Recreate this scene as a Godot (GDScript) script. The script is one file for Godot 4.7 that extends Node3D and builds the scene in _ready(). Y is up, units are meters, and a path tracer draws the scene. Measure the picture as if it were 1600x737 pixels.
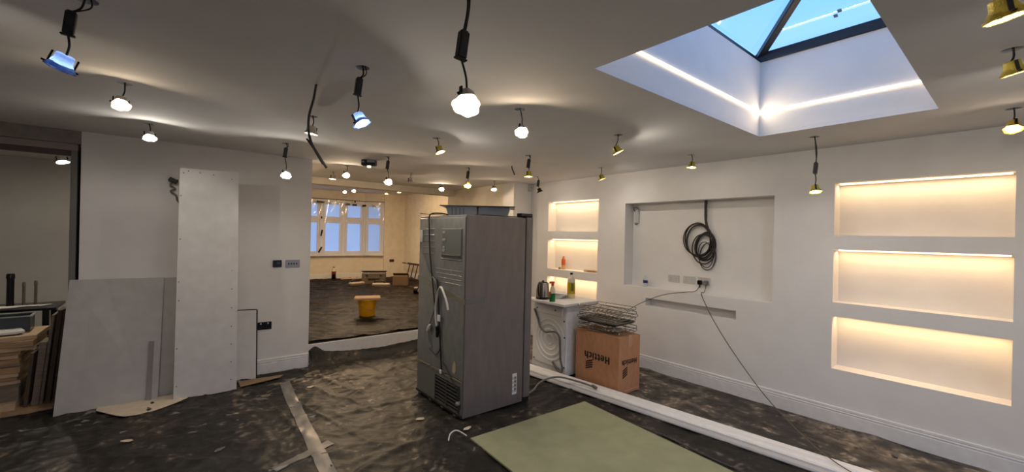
extends Node3D
# A house under renovation: open-plan extension with hanging downlights, a fridge in the middle, lit niches on the right.
# North is -z, east is +x, metres.

var taken := {}
var mats := {}
const SPILL := 0.22      # light that leaves a lamp sideways through its film and rim
const BEAM := 0.65        # light of its beam
const CE := 2.53        # ceiling of the extension
const FY := 0.245       # raised floor of the front room
const FC := 2.9         # ceiling of the front room

# ------------------------------------------------------------------ naming
func numbered(called: String) -> String:
	if not taken.has(called):
		taken[called] = 0
		return called
	taken[called] += 1
	return "%s_%03d" % [called, taken[called]]

func tag(o, label := "", category := "", group := "", kind := ""):
	if label != "": o.set_meta("label", label)
	if category != "": o.set_meta("category", category)
	if group != "": o.set_meta("group", group)
	if kind != "": o.set_meta("kind", kind)
	return o

func thing(called: String, label: String, category: String, at := Vector3.ZERO, turn := 0.0, group := "") -> Node3D:
	var o := Node3D.new()
	o.name = numbered(called)
	add_child(o)
	o.position = at
	o.rotation.y = turn
	tag(o, label, category, group)
	return o

func part(called: String, st: SurfaceTool, m: Material, parent: Node) -> MeshInstance3D:
	st.generate_normals()
	var o := MeshInstance3D.new()
	o.mesh = st.commit()
	o.material_override = m
	o.name = called
	parent.add_child(o, true)
	return o

func single(called: String, st: SurfaceTool, m: Material, label: String, category: String, at := Vector3.ZERO, turn := 0.0, group := "") -> MeshInstance3D:
	st.generate_normals()
	var o := MeshInstance3D.new()
	o.mesh = st.commit()
	o.material_override = m
	o.name = numbered(called)
	add_child(o)
	o.position = at
	o.rotation.y = turn
	tag(o, label, category, group)
	return o

func struct_box(called: String, lo: Vector3, hi: Vector3, m: Material, label := "", bevel := 0.0, parent: Node = null) -> MeshInstance3D:
	var st := begin()
	var c := (lo + hi) / 2.0
	bbox(st, Vector3.ZERO, hi - lo, bevel)
	st.generate_normals()
	var o := MeshInstance3D.new()
	o.mesh = st.commit()
	o.material_override = m
	if parent == null:
		o.name = numbered(called)
		add_child(o)
		tag(o, label, "", "", "structure")
	else:
		o.name = called
		parent.add_child(o, true)
	o.position = c
	return o

# ------------------------------------------------------------------ shapes
func begin() -> SurfaceTool:
	var st := SurfaceTool.new()
	st.begin(Mesh.PRIMITIVE_TRIANGLES)
	st.set_smooth_group(-1)
	return st

func tri(st: SurfaceTool, a: Vector3, b: Vector3, c: Vector3):
	st.add_vertex(a); st.add_vertex(c); st.add_vertex(b)     # given counter-clockwise, stored clockwise

func quad(st: SurfaceTool, a: Vector3, b: Vector3, c: Vector3, d: Vector3):
	tri(st, a, b, c); tri(st, a, c, d)

func bbox(st: SurfaceTool, c: Vector3, s: Vector3, bev := 0.0, t := Transform3D.IDENTITY):
	var h := s / 2.0
	var b: float = minf(bev, minf(h.x, minf(h.y, h.z)) * 0.95)
	st.set_smooth_group(-1)
	var f := func(sx, sy, sz, ax):   # the corner vertex that belongs to the face across axis ax
		var p := Vector3(sx * h.x, sy * h.y, sz * h.z)
		if ax != 0: p.x -= sx * b
		if ax != 1: p.y -= sy * b
		if ax != 2: p.z -= sz * b
		return t * (c + p)
	for s1 in [-1, 1]:
		var q = [f.call(s1, -1, -s1, 0), f.call(s1, 1, -s1, 0), f.call(s1, 1, s1, 0), f.call(s1, -1, s1, 0)]
		quad(st, q[3], q[0], q[1], q[2])
		q = [f.call(-s1, s1, -1, 1), f.call(-s1, s1, 1, 1), f.call(s1, s1, 1, 1), f.call(s1, s1, -1, 1)]
		quad(st, q[0], q[1], q[2], q[3])
		q = [f.call(-s1, -1, s1, 2), f.call(s1, -1, s1, 2), f.call(s1, 1, s1, 2), f.call(-s1, 1, s1, 2)]
		quad(st, q[0], q[1], q[2], q[3])
	if b <= 0.0: return
	for a in [-1, 1]:
		for d in [-1, 1]:
			var e = func(p0, p1, p2, p3, out):
				var n: Vector3 = (p1 - p0).cross(p2 - p0)
				if n.dot(t.basis * out) >= 0: quad(st, p0, p1, p2, p3)
				else: quad(st, p3, p2, p1, p0)
			e.call(f.call(a, d, -1, 0), f.call(a, d, 1, 0), f.call(a, d, 1, 1), f.call(a, d, -1, 1), Vector3(a, d, 0))
			e.call(f.call(a, -1, d, 0), f.call(a, 1, d, 0), f.call(a, 1, d, 2), f.call(a, -1, d, 2), Vector3(a, 0, d))
			e.call(f.call(-1, a, d, 1), f.call(1, a, d, 1), f.call(1, a, d, 2), f.call(-1, a, d, 2), Vector3(0, a, d))
			for g in [-1, 1]:
				var p = [f.call(a, d, g, 0), f.call(a, d, g, 1), f.call(a, d, g, 2)]
				var n: Vector3 = (p[1] - p[0]).cross(p[2] - p[0])
				if n.dot(t.basis * Vector3(a, d, g)) >= 0: tri(st, p[0], p[1], p[2])
				else: tri(st, p[0], p[2], p[1])

# profile of [radius, y] from bottom outside up; wob ripples the radius
func lathe(st: SurfaceTool, prof: Array, seg := 16, t := Transform3D.IDENTITY, wob := 0.0, waves := 5.0):
	var g := 1
	var n := prof.size()
	for i in n - 1:
		if i > 0:
			var d0 := Vector2(prof[i][0] - prof[i - 1][0], prof[i][1] - prof[i - 1][1])
			var d1 := Vector2(prof[i + 1][0] - prof[i][0], prof[i + 1][1] - prof[i][1])
			if absf(d0.angle_to(d1)) > 0.6: g += 1
		st.set_smooth_group(g)
		for k in seg:
			var a0 := TAU * k / seg
			var a1 := TAU * (k + 1) / seg
			var p := func(j, a):
				var r: float = prof[j][0] * (1.0 + wob * (0.6 * sin(a * waves + j * 0.5) + 0.5 * sin(a * 7.0 + 1.3 + j * 0.4)) * (1.0 if j < n / 2 else 0.4))
				return t * Vector3(r * cos(a), prof[j][1], -r * sin(a))
			var q = [p.call(i, a0), p.call(i, a1), p.call(i + 1, a1), p.call(i + 1, a0)]
			if prof[i][0] > 1e-5: tri(st, q[0], q[1], q[2])
			if prof[i + 1][0] > 1e-5: tri(st, q[0], q[2], q[3])
	st.set_smooth_group(-1)

func smooth_path(pts: Array, per := 6) -> Array:
	var o := []
	for i in pts.size() - 1:
		var a: Vector3 = pts[maxi(i - 1, 0)]
		var b: Vector3 = pts[i]
		var c: Vector3 = pts[i + 1]
		var d: Vector3 = pts[mini(i + 2, pts.size() - 1)]
		for k in per: o.append(b.cubic_interpolate(c, a, d, float(k) / per))
	o.append(pts[pts.size() - 1])
	return o

func tube(st: SurfaceTool, pts: Array, r := 0.004, seg := 6, r_end := -1.0):
	st.set_smooth_group(1)
	var rings := []
	var up := Vector3(0.31, 0.87, 0.38)
	for i in pts.size():
		var d: Vector3 = (pts[mini(i + 1, pts.size() - 1)] - pts[maxi(i - 1, 0)]).normalized()
		var x := d.cross(up)
		if x.length() < 0.05: x = d.cross(Vector3(1, 0, 0))
		x = x.normalized()
		var y := x.cross(d).normalized()
		up = y
		var rr := r if r_end < 0 else lerpf(r, r_end, float(i) / (pts.size() - 1))
		var ring := []
		for k in seg: ring.append(pts[i] + x * cos(TAU * k / seg) * rr + y * sin(TAU * k / seg) * rr)
		rings.append(ring)
	for i in rings.size() - 1:
		for k in seg:
			var k1 := (k + 1) % seg
			quad(st, rings[i][k1], rings[i][k], rings[i + 1][k], rings[i + 1][k1])
	st.set_smooth_group(-1)
	for k in range(1, seg - 1):
		tri(st, rings[0][0], rings[0][k], rings[0][k + 1])
		var l = rings[rings.size() - 1]
		tri(st, l[0], l[k + 1], l[k])

# polygon in local x,y pushed from z=-d/2 to z=+d/2
func slab(st: SurfaceTool, poly: PackedVector2Array, d: float, t := Transform3D.IDENTITY):
	st.set_smooth_group(-1)
	if Geometry2D.is_polygon_clockwise(poly): poly.reverse()
	var ix := Geometry2D.triangulate_polygon(poly)
	for i in range(0, ix.size(), 3):
		var a := poly[ix[i]]; var b := poly[ix[i + 1]]; var c := poly[ix[i + 2]]
		if (b - a).cross(c - a) < 0:
			var s := b; b = c; c = s
		tri(st, t * Vector3(a.x, a.y, d / 2), t * Vector3(b.x, b.y, d / 2), t * Vector3(c.x, c.y, d / 2))
		tri(st, t * Vector3(a.x, a.y, -d / 2), t * Vector3(c.x, c.y, -d / 2), t * Vector3(b.x, b.y, -d / 2))
	for i in poly.size():
		var a := poly[i]
		var b := poly[(i + 1) % poly.size()]
		quad(st, t * Vector3(a.x, a.y, d / 2), t * Vector3(a.x, a.y, -d / 2), t * Vector3(b.x, b.y, -d / 2), t * Vector3(b.x, b.y, d / 2))

func xf(at: Vector3, rx := 0.0, ry := 0.0, rz := 0.0) -> Transform3D:
	return Transform3D(Basis.from_euler(Vector3(deg_to_rad(rx), deg_to_rad(ry), deg_to_rad(rz))), at)

func along(d: Vector3) -> Basis:      # a basis whose +y runs along d
	var y := d.normalized()
	var x := y.cross(Vector3(0, 0, 1))
	if x.length() < 0.05: x = y.cross(Vector3(1, 0, 0))
	x = x.normalized()
	return Basis(x, y, x.cross(y))

# a sheet over a grid; height(x, z) gives y
func sheet(called: String, x0: float, x1: float, z0: float, z1: float, step: float, height: Callable, skip: Callable, m: Material, uv_at: Vector2, uv_size: float) -> MeshInstance3D:
	var nx := int(round((x1 - x0) / step)) + 1
	var nz := int(round((z1 - z0) / step)) + 1
	var v := PackedVector3Array(); var nrm := PackedVector3Array(); var uv := PackedVector2Array(); var ix := PackedInt32Array()
	var tan_ := PackedFloat32Array()
	for j in nz:
		for i in nx:
			var x := lerpf(x0, x1, float(i) / (nx - 1))
			var z := lerpf(z0, z1, float(j) / (nz - 1))
			v.append(Vector3(x, height.call(x, z), z))
			uv.append(Vector2((x - uv_at.x) / uv_size, (z - uv_at.y) / uv_size))
	for j in nz:
		for i in nx:
			var l := v[j * nx + maxi(i - 1, 0)]; var r := v[j * nx + mini(i + 1, nx - 1)]
			var b := v[maxi(j - 1, 0) * nx + i]; var f := v[mini(j + 1, nz - 1) * nx + i]
			nrm.append((f - b).cross(r - l).normalized())
			tan_.append_array([1.0, 0.0, 0.0, 1.0])
	for j in nz - 1:
		for i in nx - 1:
			var a := j * nx + i
			var mid := (v[a] + v[a + nx + 1]) / 2.0
			if skip.call(mid.x, mid.z): continue
			ix.append_array([a, a + 1, a + nx + 1, a, a + nx + 1, a + nx])
	var arr := []
	arr.resize(Mesh.ARRAY_MAX)
	arr[Mesh.ARRAY_VERTEX] = v; arr[Mesh.ARRAY_NORMAL] = nrm; arr[Mesh.ARRAY_TEX_UV] = uv; arr[Mesh.ARRAY_INDEX] = ix; arr[Mesh.ARRAY_TANGENT] = tan_
	var am := ArrayMesh.new()
	am.add_surface_from_arrays(Mesh.PRIMITIVE_TRIANGLES, arr)
	var o := MeshInstance3D.new()
	o.mesh = am
	o.material_override = m
	o.name = numbered(called)
	add_child(o)
	return o

# ------------------------------------------------------------------ materials
func noise(seed_: int, freq: float, octaves := 4, type := FastNoiseLite.TYPE_SIMPLEX_SMOOTH) -> FastNoiseLite:
	var n := FastNoiseLite.new()
	n.seed = seed_; n.frequency = freq; n.noise_type = type; n.fractal_octaves = octaves
	return n

func ntex(n: FastNoiseLite, a: Color, b: Color, w := 512, h := 512, lo := 0.0, hi := 1.0) -> NoiseTexture2D:
	var t := NoiseTexture2D.new()
	t.width = w; t.height = h; t.seamless = true; t.noise = n
	var g := Gradient.new()
	g.offsets = PackedFloat32Array([lo, hi]); g.colors = PackedColorArray([a, b])
	t.color_ramp = g
	return t

func btex(n: FastNoiseLite, w := 512, h := 512) -> NoiseTexture2D:
	var t := NoiseTexture2D.new()
	t.width = w; t.height = h; t.seamless = true; t.noise = n
	return t

func mat(called: String, c: Color, rough := 0.6, metal := 0.0) -> StandardMaterial3D:
	if mats.has(called): return mats[called]
	var m := StandardMaterial3D.new()
	m.resource_name = called
	m.albedo_color = c; m.roughness = rough; m.metallic = metal
	mats[called] = m
	return m

func tex_mat(called: String, tex: Texture2D, rough: float, scale: Vector3, bump: Texture2D = null, bump_cm := 0.1, metal := 0.0) -> StandardMaterial3D:
	var m := mat(called, Color.WHITE, rough, metal)
	m.albedo_texture = tex
	m.uv1_triplanar = true; m.uv1_world_triplanar = true
	m.uv1_scale = scale
	if bump:
		m.heightmap_enabled = true; m.heightmap_texture = bump; m.heightmap_scale = bump_cm
	return m

func glow(called: String, c: Color, e: float) -> StandardMaterial3D:
	var m := mat(called, Color(0.9, 0.9, 0.9), 0.4)
	m.emission_enabled = true; m.emission = c; m.emission_energy_multiplier = e
	return m

# plastic film on the floor: base colour, dust lying in patches, scuffs and plaster splashes
func film_image(seed_: int, base: Color, dust: Color, amount: float, pale: Color, splats: Array, size_m: float, at: Vector2) -> ImageTexture:
	var W := 1024
	var n1 := noise(seed_, 0.006, 5).get_image(W, W).get_data()
	var n2 := noise(seed_ + 1, 0.035, 4).get_image(W, W).get_data()
	var s_img := noise(seed_ + 2, 0.02, 4).get_image(W, W / 8)
	s_img.resize(W, W, Image.INTERPOLATE_CUBIC)
	var n3 := s_img.get_data()
	var n4 := noise(seed_ + 3, 0.11, 2).get_image(W, W).get_data()
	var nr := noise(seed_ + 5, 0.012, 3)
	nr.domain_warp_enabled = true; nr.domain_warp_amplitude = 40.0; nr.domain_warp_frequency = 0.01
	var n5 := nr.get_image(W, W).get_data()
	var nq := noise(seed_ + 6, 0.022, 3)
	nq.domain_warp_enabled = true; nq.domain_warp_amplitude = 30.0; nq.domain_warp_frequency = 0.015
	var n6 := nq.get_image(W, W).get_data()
	var px := PackedByteArray()
	px.resize(W * W * 3)
	for i in W * W:
		var p: float = n1[i] / 255.0
		var q: float = n2[i] / 255.0
		var r: float = n3[i] / 255.0
		var s: float = n4[i] / 255.0
		var k := clampf((p * 0.55 + q * 0.45 + r * 0.35 - 0.72 + amount) * 2.6, 0.0, 1.0)
		k *= 0.25 + 1.3 * s
		var w := clampf((q * 0.6 + s * 0.6 + r * 0.35 - 0.98) * 5.0, 0.0, 0.75)
		var c := base.lerp(dust, clampf(k, 0.0, 1.0)).lerp(pale, w)
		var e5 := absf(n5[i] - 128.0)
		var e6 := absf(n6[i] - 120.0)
		if e5 < 4.0: c = c.lerp(pale, (1.0 - e5 / 4.0) * 0.55 * s * (0.4 + q))      # paler lines drawn along creases
		if e6 < 4.5: c = c.lerp(base * 0.45, (1.0 - e6 / 4.5) * 0.75 * p * 1.4)     # crease shade painted in, darker than the bare film
		px[i * 3] = int(c.r * 255); px[i * 3 + 1] = int(c.g * 255); px[i * 3 + 2] = int(c.b * 255)
	var img := Image.create_from_data(W, W, false, Image.FORMAT_RGB8, px)
	var rng := RandomNumberGenerator.new()
	rng.seed = seed_ + 9
	for sp in splats:                       # [x, z, spread x, spread z, count, size, colour]
		for i in int(sp[4]):
			var cx: float = (sp[0] + rng.randfn() * sp[2] - at.x) / size_m * W
			var cz: float = (sp[1] + rng.randfn() * sp[3] - at.y) / size_m * W
			var rx: float = sp[5] * rng.randf_range(0.4, 1.8) / size_m * W
			var rz := rx * rng.randf_range(0.25, 0.8)
			var turn := rng.randf_range(-0.5, 0.5)
			var col: Color = sp[6]
			var ph := rng.randf() * 6.0
			for yy in range(int(-rx * 1.5), int(rx * 1.5) + 1):
				for xx in range(int(-rx * 1.5), int(rx * 1.5) + 1):
					var e := Vector2(xx, yy).rotated(turn)
					var a := atan2(e.y, e.x)
					var d := Vector2(e.x / rx, e.y / rz).length() * (1.0 + 0.3 * sin(a * 3 + ph) + 0.2 * sin(a * 7 + ph * 2))
					var ix := int(cx) + xx
					var iy := int(cz) + yy
					if d < 1.0 and ix >= 0 and iy >= 0 and ix < W and iy < W:
						img.set_pixel(ix, iy, img.get_pixel(ix, iy).lerp(col, 0.65))
	return ImageTexture.create_from_image(img)

var fold_a: FastNoiseLite
var fold_b: FastNoiseLite
var fold_c: FastNoiseLite

func main_h(x: float, z: float) -> float:
	var a := 1.0 - absf(fold_a.get_noise_2d(x * 26 + z * 10, z * 60))
	var b := 1.0 - absf(fold_b.get_noise_2d(x * 60, z * 22 - x * 30))
	var c := 1.0 - absf(fold_a.get_noise_2d(x * 70 - z * 95 + 400, z * 150 + x * 60))
	var d := 1.0 - absf(fold_b.get_noise_2d(x * 190 + z * 60, z * 130 - x * 40 + 90))
	var h := 0.002 + 0.016 * pow(a, 10) + 0.012 * pow(b, 14) + 0.007 * pow(c, 6) + 0.004 * pow(d, 4) + 0.003 * (fold_c.get_noise_2d(x * 90, z * 90) + 1.0)
	if z < -5.36 and x > 1.33:                 # turned up against the step of the front room
		var k := clampf((-5.36 - z) / 0.2, 0.0, 1.0)
		h += k * k * (0.085 + 0.02 * sin(x * 5.0) - 0.02 * (x - 2.0) + 0.1 * exp(-pow((x - 1.4) / 0.09, 2)))
	return h

func far_h(x: float, z: float) -> float:
	var a := 1.0 - absf(fold_a.get_noise_2d(x * 14 + z * 16, z * 46 - x * 26))
	var b := 1.0 - absf(fold_b.get_noise_2d(x * 60 + z * 80 + 70, z * 120 - x * 90))
	return FY + 0.003 + 0.03 * pow(a, 7) + 0.016 * pow(b, 5) + 0.006 * (fold_c.get_noise_2d(x * 60, z * 60) + 1.0)

# ------------------------------------------------------------------ lamps
# hole: where the wire leaves the ceiling; at: centre of the lamp; dir: where it shines
func downlight(label: String, hole: Vector3, at: Vector3, dir: Vector3, film: String, driver, energy: float, tint: Color, shown: float, group := "downlights hanging from the ceiling on their wires", size := 1.0):
	var t := thing("hanging_downlight", label, "lamp", hole, 0.0, group)
	var l := at - hole
	var up := -dir.normalized()
	var neck := l + up * 0.034 * size
	var st := begin()
	if driver != null:
		var d: Vector3 = driver - hole
		var top := d + Vector3(0.004, 0.045, 0)
		var low := d - Vector3(0.004, 0.045, 0)
		tube(st, smooth_path([Vector3(0, 0.02, 0), Vector3(0.012, top.y * 0.5 - 0.005, 0.008) + Vector3(top.x, 0, top.z) * 0.6, top]), 0.0042)
		tube(st, smooth_path([Vector3(0.01, 0.02, 0.004), Vector3(0.026, top.y * 0.45, 0.0) + Vector3(top.x, 0, top.z) * 0.3, top + Vector3(0.004, 0, 0.004)]), 0.003)
		var sw := begin()
		tube(sw, smooth_path([low, low.lerp(neck, 0.5) + Vector3(0.006, -0.004, 0.004), neck]), 0.0042)
		var sd := begin()
		var db := Transform3D(along(Vector3(0.1, 1, 0.05)), d)
		bbox(sd, Vector3.ZERO, Vector3(0.034, 0.088, 0.026), 0.003, db)
		bbox(sd, Vector3(0.0, -0.047, 0), Vector3(0.044, 0.007, 0.02), 0.002, db)
		bbox(sd, Vector3(0.0, 0.046, 0), Vector3(0.026, 0.006, 0.018), 0.002, db)
		part("lamp_wire", sw, mat("wire_black", Color(0.05, 0.045, 0.04), 0.5), t)
		var box := part("driver_box", sd, mat("black_plastic", Color(0.035, 0.035, 0.037), 0.45), t)
		var sl := begin()
		bbox(sl, Vector3(0.0, 0.008, 0.0135), Vector3(0.02, 0.04, 0.0008), 0.0, db)
		part("rating_label", sl, mat("dark_label", Color(0.13, 0.13, 0.13), 0.6), box)
	else:
		tube(st, smooth_path([Vector3(0, 0.02, 0), neck * 0.5 + Vector3(0.008, 0, 0.005), neck]), 0.0042)
	part("wire", st, mat("wire_black", Color(0.05, 0.045, 0.04), 0.5), t)
	var fr := Transform3D(along(up).scaled(Vector3.ONE * size), l)
	var sh := begin()
	# can with a flared rim, wrapped in protective film
	lathe(sh, [[0.040, -0.024], [0.046, -0.026], [0.047, -0.022], [0.041, -0.014], [0.034, -0.002], [0.029, 0.008], [0.028, 0.030], [0.024, 0.034], [0.0, 0.034]], 32, fr, 0.10, 3.0)
	lathe(sh, [[0.031, -0.008], [0.040, -0.024]], 32, fr, 0.05, 3.0)
	part("housing", sh, mats["film_" + film], t)
	for s in [-1, 1]:
		var sc := begin()
		bbox(sc, Vector3(s * 0.037, 0.006, 0), Vector3(0.006, 0.05, 0.012), 0.001, fr * xf(Vector3.ZERO, 0, 20, 0))
		bbox(sc, Vector3(s * 0.044, -0.017, 0), Vector3(0.018, 0.006, 0.01), 0.001, fr * xf(Vector3.ZERO, 0, 20, 0))
		part("spring_clip", sc, mat("clip_steel", Color(0.12, 0.12, 0.12), 0.4, 0.7), t)
	var se := begin()
	lathe(se, [[0.0, -0.017], [0.020, -0.016], [0.034, -0.013], [0.033, -0.010], [0.0, -0.010]], 20, fr)
	var gm := glow("lamp_lens_%s_%.1f" % [tint.to_html(), shown], tint, shown)
	part("lens", se, gm, t)
	if energy > 0.0:
		var s := OmniLight3D.new()
		s.name = "bulb_light"
		t.add_child(s)
		s.position = l - up * 0.034 * size
		s.light_color = tint; s.light_energy = energy * SPILL; s.omni_range = 25; s.omni_attenuation = 2
		s.light_size = 0.012; s.shadow_enabled = true
		var bm := SpotLight3D.new()
		bm.name = "beam_light"
		t.add_child(bm)
		bm.basis = along(up) * Basis(Vector3(1, 0, 0), -PI / 2)
		bm.position = l - up * 0.030 * size
		bm.light_color = tint; bm.light_energy = energy * BEAM; bm.spot_angle = 80; bm.spot_angle_attenuation = 1.0; bm.spot_range = 25; bm.spot_attenuation = 2
		bm.light_size = 0.012; bm.shadow_enabled = true
	return t

func led_strip(called: String, a: Vector3, b: Vector3, w: float, tint: Color, shown: float, energy: float, face: Vector3, parent_label: String):
	var mid := (a + b) / 2
	var t := thing(called, parent_label, "light strip", mid)
	var st := begin()
	var d := b - a
	var sz := Vector3(w, w, w)
	if absf(d.x) > absf(d.z): sz.x = absf(d.x)
	else: sz.z = absf(d.z)
	bbox(st, Vector3.ZERO, sz, 0.0)
	part("diffuser", st, glow("led_%s_%.1f" % [tint.to_html(), shown], tint, shown), t)
	var l := AreaLight3D.new()
	l.name = "glow_area"
	t.add_child(l)
	l.area_size = Vector2(d.length(), w)
	l.position = face * (w * 0.5 + 0.003)
	var x := d.normalized()
	l.basis = Basis(x, (-face).cross(x).normalized(), -face)
	l.light_color = tint; l.light_energy = energy; l.area_range = 20.0; l.area_attenuation = 2.0
	l.shadow_enabled = true
	return t

func _ready():
	# ============================================================ camera, sky, exposure
	var cam := Camera3D.new()
	cam.name = "camera"
	add_child(cam)
	cam.position = Vector3(0, 1.65, 0)
	cam.fov = rad_to_deg(2.0 * atan(368.5 / 653.0))
	cam.rotation_order = EULER_ORDER_YXZ
	cam.rotation_degrees = Vector3(0, -39.06, 1.25)
	cam.near = 0.05; cam.far = 200
	cam.current = true
	var we := WorldEnvironment.new()
	we.name = "world"
	add_child(we)
	var env := Environment.new()
	var sky := Sky.new()
	var psm := ProceduralSkyMaterial.new()
	psm.sky_top_color = Color(0.26, 0.53, 0.80)
	psm.sky_horizon_color = Color(0.80, 0.79, 0.85)
	psm.ground_bottom_color = Color(0.2, 0.2, 0.22)
	psm.ground_horizon_color = Color(0.55, 0.56, 0.60)
	psm.sky_energy_multiplier = 1.6
	sky.sky_material = psm
	env.background_mode = Environment.BG_SKY
	env.sky = sky
	env.tonemap_mode = Environment.TONE_MAPPER_LINEAR
	env.tonemap_exposure = 1.0
	env.sdfgi_enabled = true; env.ssao_enabled = true; env.ssil_enabled = true
	we.environment = env

	fold_a = noise(3, 0.02, 2); fold_b = noise(8, 0.022, 2); fold_c = noise(12, 0.05, 3)
	make_materials()
	structure()
	film_sheets()
	lamps()
	fridge()
	laundry()
	box_and_racks()
	media_niche()
	left_boards()
	left_room()
	front_room()
	floor_things()
	small_things()

func make_materials():
	tex_mat("plaster", ntex(noise(21, 0.012, 5), Color(0.855, 0.843, 0.828), Color(0.875, 0.864, 0.85)), 0.85, Vector3.ONE * 0.6)
	tex_mat("ceiling_paint", ntex(noise(23, 0.01, 5), Color(0.835, 0.83, 0.825), Color(0.855, 0.85, 0.845)), 0.9, Vector3.ONE * 0.5)
	tex_mat("white_gloss", ntex(noise(24, 0.02, 4), Color(0.84, 0.835, 0.83), Color(0.89, 0.885, 0.88)), 0.45, Vector3.ONE)
	tex_mat("warm_plaster", ntex(noise(25, 0.012, 5), Color(0.83, 0.79, 0.72), Color(0.88, 0.845, 0.78)), 0.85, Vector3.ONE * 0.6)
	tex_mat("raw_board", ntex(noise(26, 0.02, 4), Color(0.50, 0.47, 0.44), Color(0.58, 0.55, 0.52)), 0.85, Vector3.ONE)
	tex_mat("plasterboard", ntex(noise(27, 0.015, 5), Color(0.66, 0.645, 0.63), Color(0.71, 0.70, 0.685)), 0.9, Vector3.ONE * 0.8)
	tex_mat("white_board", ntex(noise(28, 0.015, 5), Color(0.76, 0.75, 0.74), Color(0.81, 0.80, 0.79)), 0.85, Vector3.ONE * 0.8)
	tex_mat("mdf_brown", ntex(noise(29, 0.03, 4), Color(0.28, 0.225, 0.17), Color(0.36, 0.30, 0.235)), 0.8, Vector3(3, 0.5, 3))
	tex_mat("timber", ntex(noise(30, 0.02, 5), Color(0.60, 0.47, 0.34), Color(0.75, 0.62, 0.48)), 0.75, Vector3(0.7, 5, 5))
	tex_mat("timber_pale", ntex(noise(31, 0.02, 5), Color(0.68, 0.57, 0.45), Color(0.80, 0.70, 0.57)), 0.75, Vector3(0.7, 5, 5))
	tex_mat("timber_grey", ntex(noise(32, 0.02, 5), Color(0.42, 0.37, 0.32), Color(0.52, 0.46, 0.40)), 0.8, Vector3(0.7, 5, 5))
	tex_mat("cardboard", ntex(noise(33, 0.02, 5), Color(0.66, 0.475, 0.345), Color(0.72, 0.53, 0.39)), 0.85, Vector3(1.5, 0.8, 1.5), btex(noise(34, 0.03, 4)), 0.08)
	tex_mat("steel_grey", ntex(noise(35, 0.02, 5), Color(0.43, 0.405, 0.395), Color(0.48, 0.455, 0.445)), 0.42, Vector3(1, 0.3, 1), null, 0.0, 0.35)
	tex_mat("fridge_back", ntex(noise(36, 0.02, 5), Color(0.46, 0.465, 0.45), Color(0.53, 0.535, 0.52)), 0.4, Vector3(1, 0.6, 1), null, 0.0, 0.25)
	tex_mat("green_board", ntex(noise(37, 0.012, 5), Color(0.50, 0.51, 0.40), Color(0.545, 0.55, 0.44)), 0.9, Vector3.ONE * 0.7)
	tex_mat("appliance_white", ntex(noise(38, 0.03, 5), Color(0.84, 0.84, 0.84), Color(0.90, 0.90, 0.895)), 0.45, Vector3.ONE)
	tex_mat("paper_tan", ntex(noise(39, 0.02, 4), Color(0.70, 0.64, 0.56), Color(0.77, 0.72, 0.65)), 0.9, Vector3.ONE)
	var g := mat("film_gold", Color(0.66, 0.60, 0.26), 0.28, 0.45)
	g.heightmap_enabled = true; g.heightmap_texture = btex(noise(41, 0.06, 3), 256, 256); g.heightmap_scale = 0.3; g.uv1_triplanar = true; g.uv1_scale = Vector3.ONE * 8
	g.backlight_enabled = true; g.backlight = Color(0.25, 0.22, 0.07)
	var b := mat("film_blue", Color(0.20, 0.28, 0.46), 0.28, 0.4)
	b.heightmap_enabled = true; b.heightmap_texture = g.heightmap_texture; b.heightmap_scale = 0.3; b.uv1_triplanar = true; b.uv1_scale = Vector3.ONE * 8
	b.backlight_enabled = true; b.backlight = Color(0.2, 0.27, 0.4)
	mat("film_clear", Color(0.80, 0.76, 0.70), 0.25, 0.3)
	mat("film_white", Color(0.85, 0.85, 0.85), 0.3, 0.1)
	mat("film_black", Color(0.07, 0.07, 0.08), 0.35, 0.2)
	var p := mat("pane", Color(0.85, 0.93, 1.0, 0.06), 0.02)
	p.transparency = BaseMaterial3D.TRANSPARENCY_ALPHA
	var pf := mat("polythene", Color(0.9, 0.92, 0.95, 0.14), 0.12)
	pf.transparency = BaseMaterial3D.TRANSPARENCY_ALPHA
	var fp := mat("frosted_pane", Color(1.0, 0.965, 0.93), 0.6)
	fp.backlight_enabled = true; fp.backlight = Color(2, 2, 2)
	mat("frame_anthracite", Color(0.10, 0.115, 0.14), 0.4)
	mat("upvc", Color(0.86, 0.85, 0.84), 0.35)
	mat("cable_grey", Color(0.42, 0.41, 0.40), 0.55)
	mat("cable_white", Color(0.78, 0.77, 0.75), 0.5)
	mat("cable_black", Color(0.05, 0.05, 0.05), 0.5)
	mat("chrome", Color(0.62, 0.60, 0.57), 0.25, 1.0)
	mat("black_gloss", Color(0.03, 0.03, 0.035), 0.2)
	mat("socket_white", Color(0.74, 0.73, 0.715), 0.35)

func wall_csg(called: String, label: String, lo: Vector3, hi: Vector3, m: Material, cuts: Array) -> CSGBox3D:
	var w := CSGBox3D.new()
	w.name = numbered(called)
	w.size = hi - lo
	w.position = (lo + hi) / 2
	w.material = m
	tag(w, label, "", "", "structure")
	for c in cuts:
		var k: CSGPrimitive3D
		if c.has("r"):
			var cy := CSGCylinder3D.new()
			cy.radius = c.r; cy.height = 0.3; cy.sides = 18
			cy.position = c.at - w.position
			k = cy
		else:
			var bx := CSGBox3D.new()
			bx.size = c.hi - c.lo
			bx.position = (c.lo + c.hi) / 2 - w.position
			k = bx
		k.operation = CSGShape3D.OPERATION_SUBTRACTION
		k.material = m
		k.name = "cut"
		w.add_child(k, true)
	add_child(w)
	return w

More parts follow.
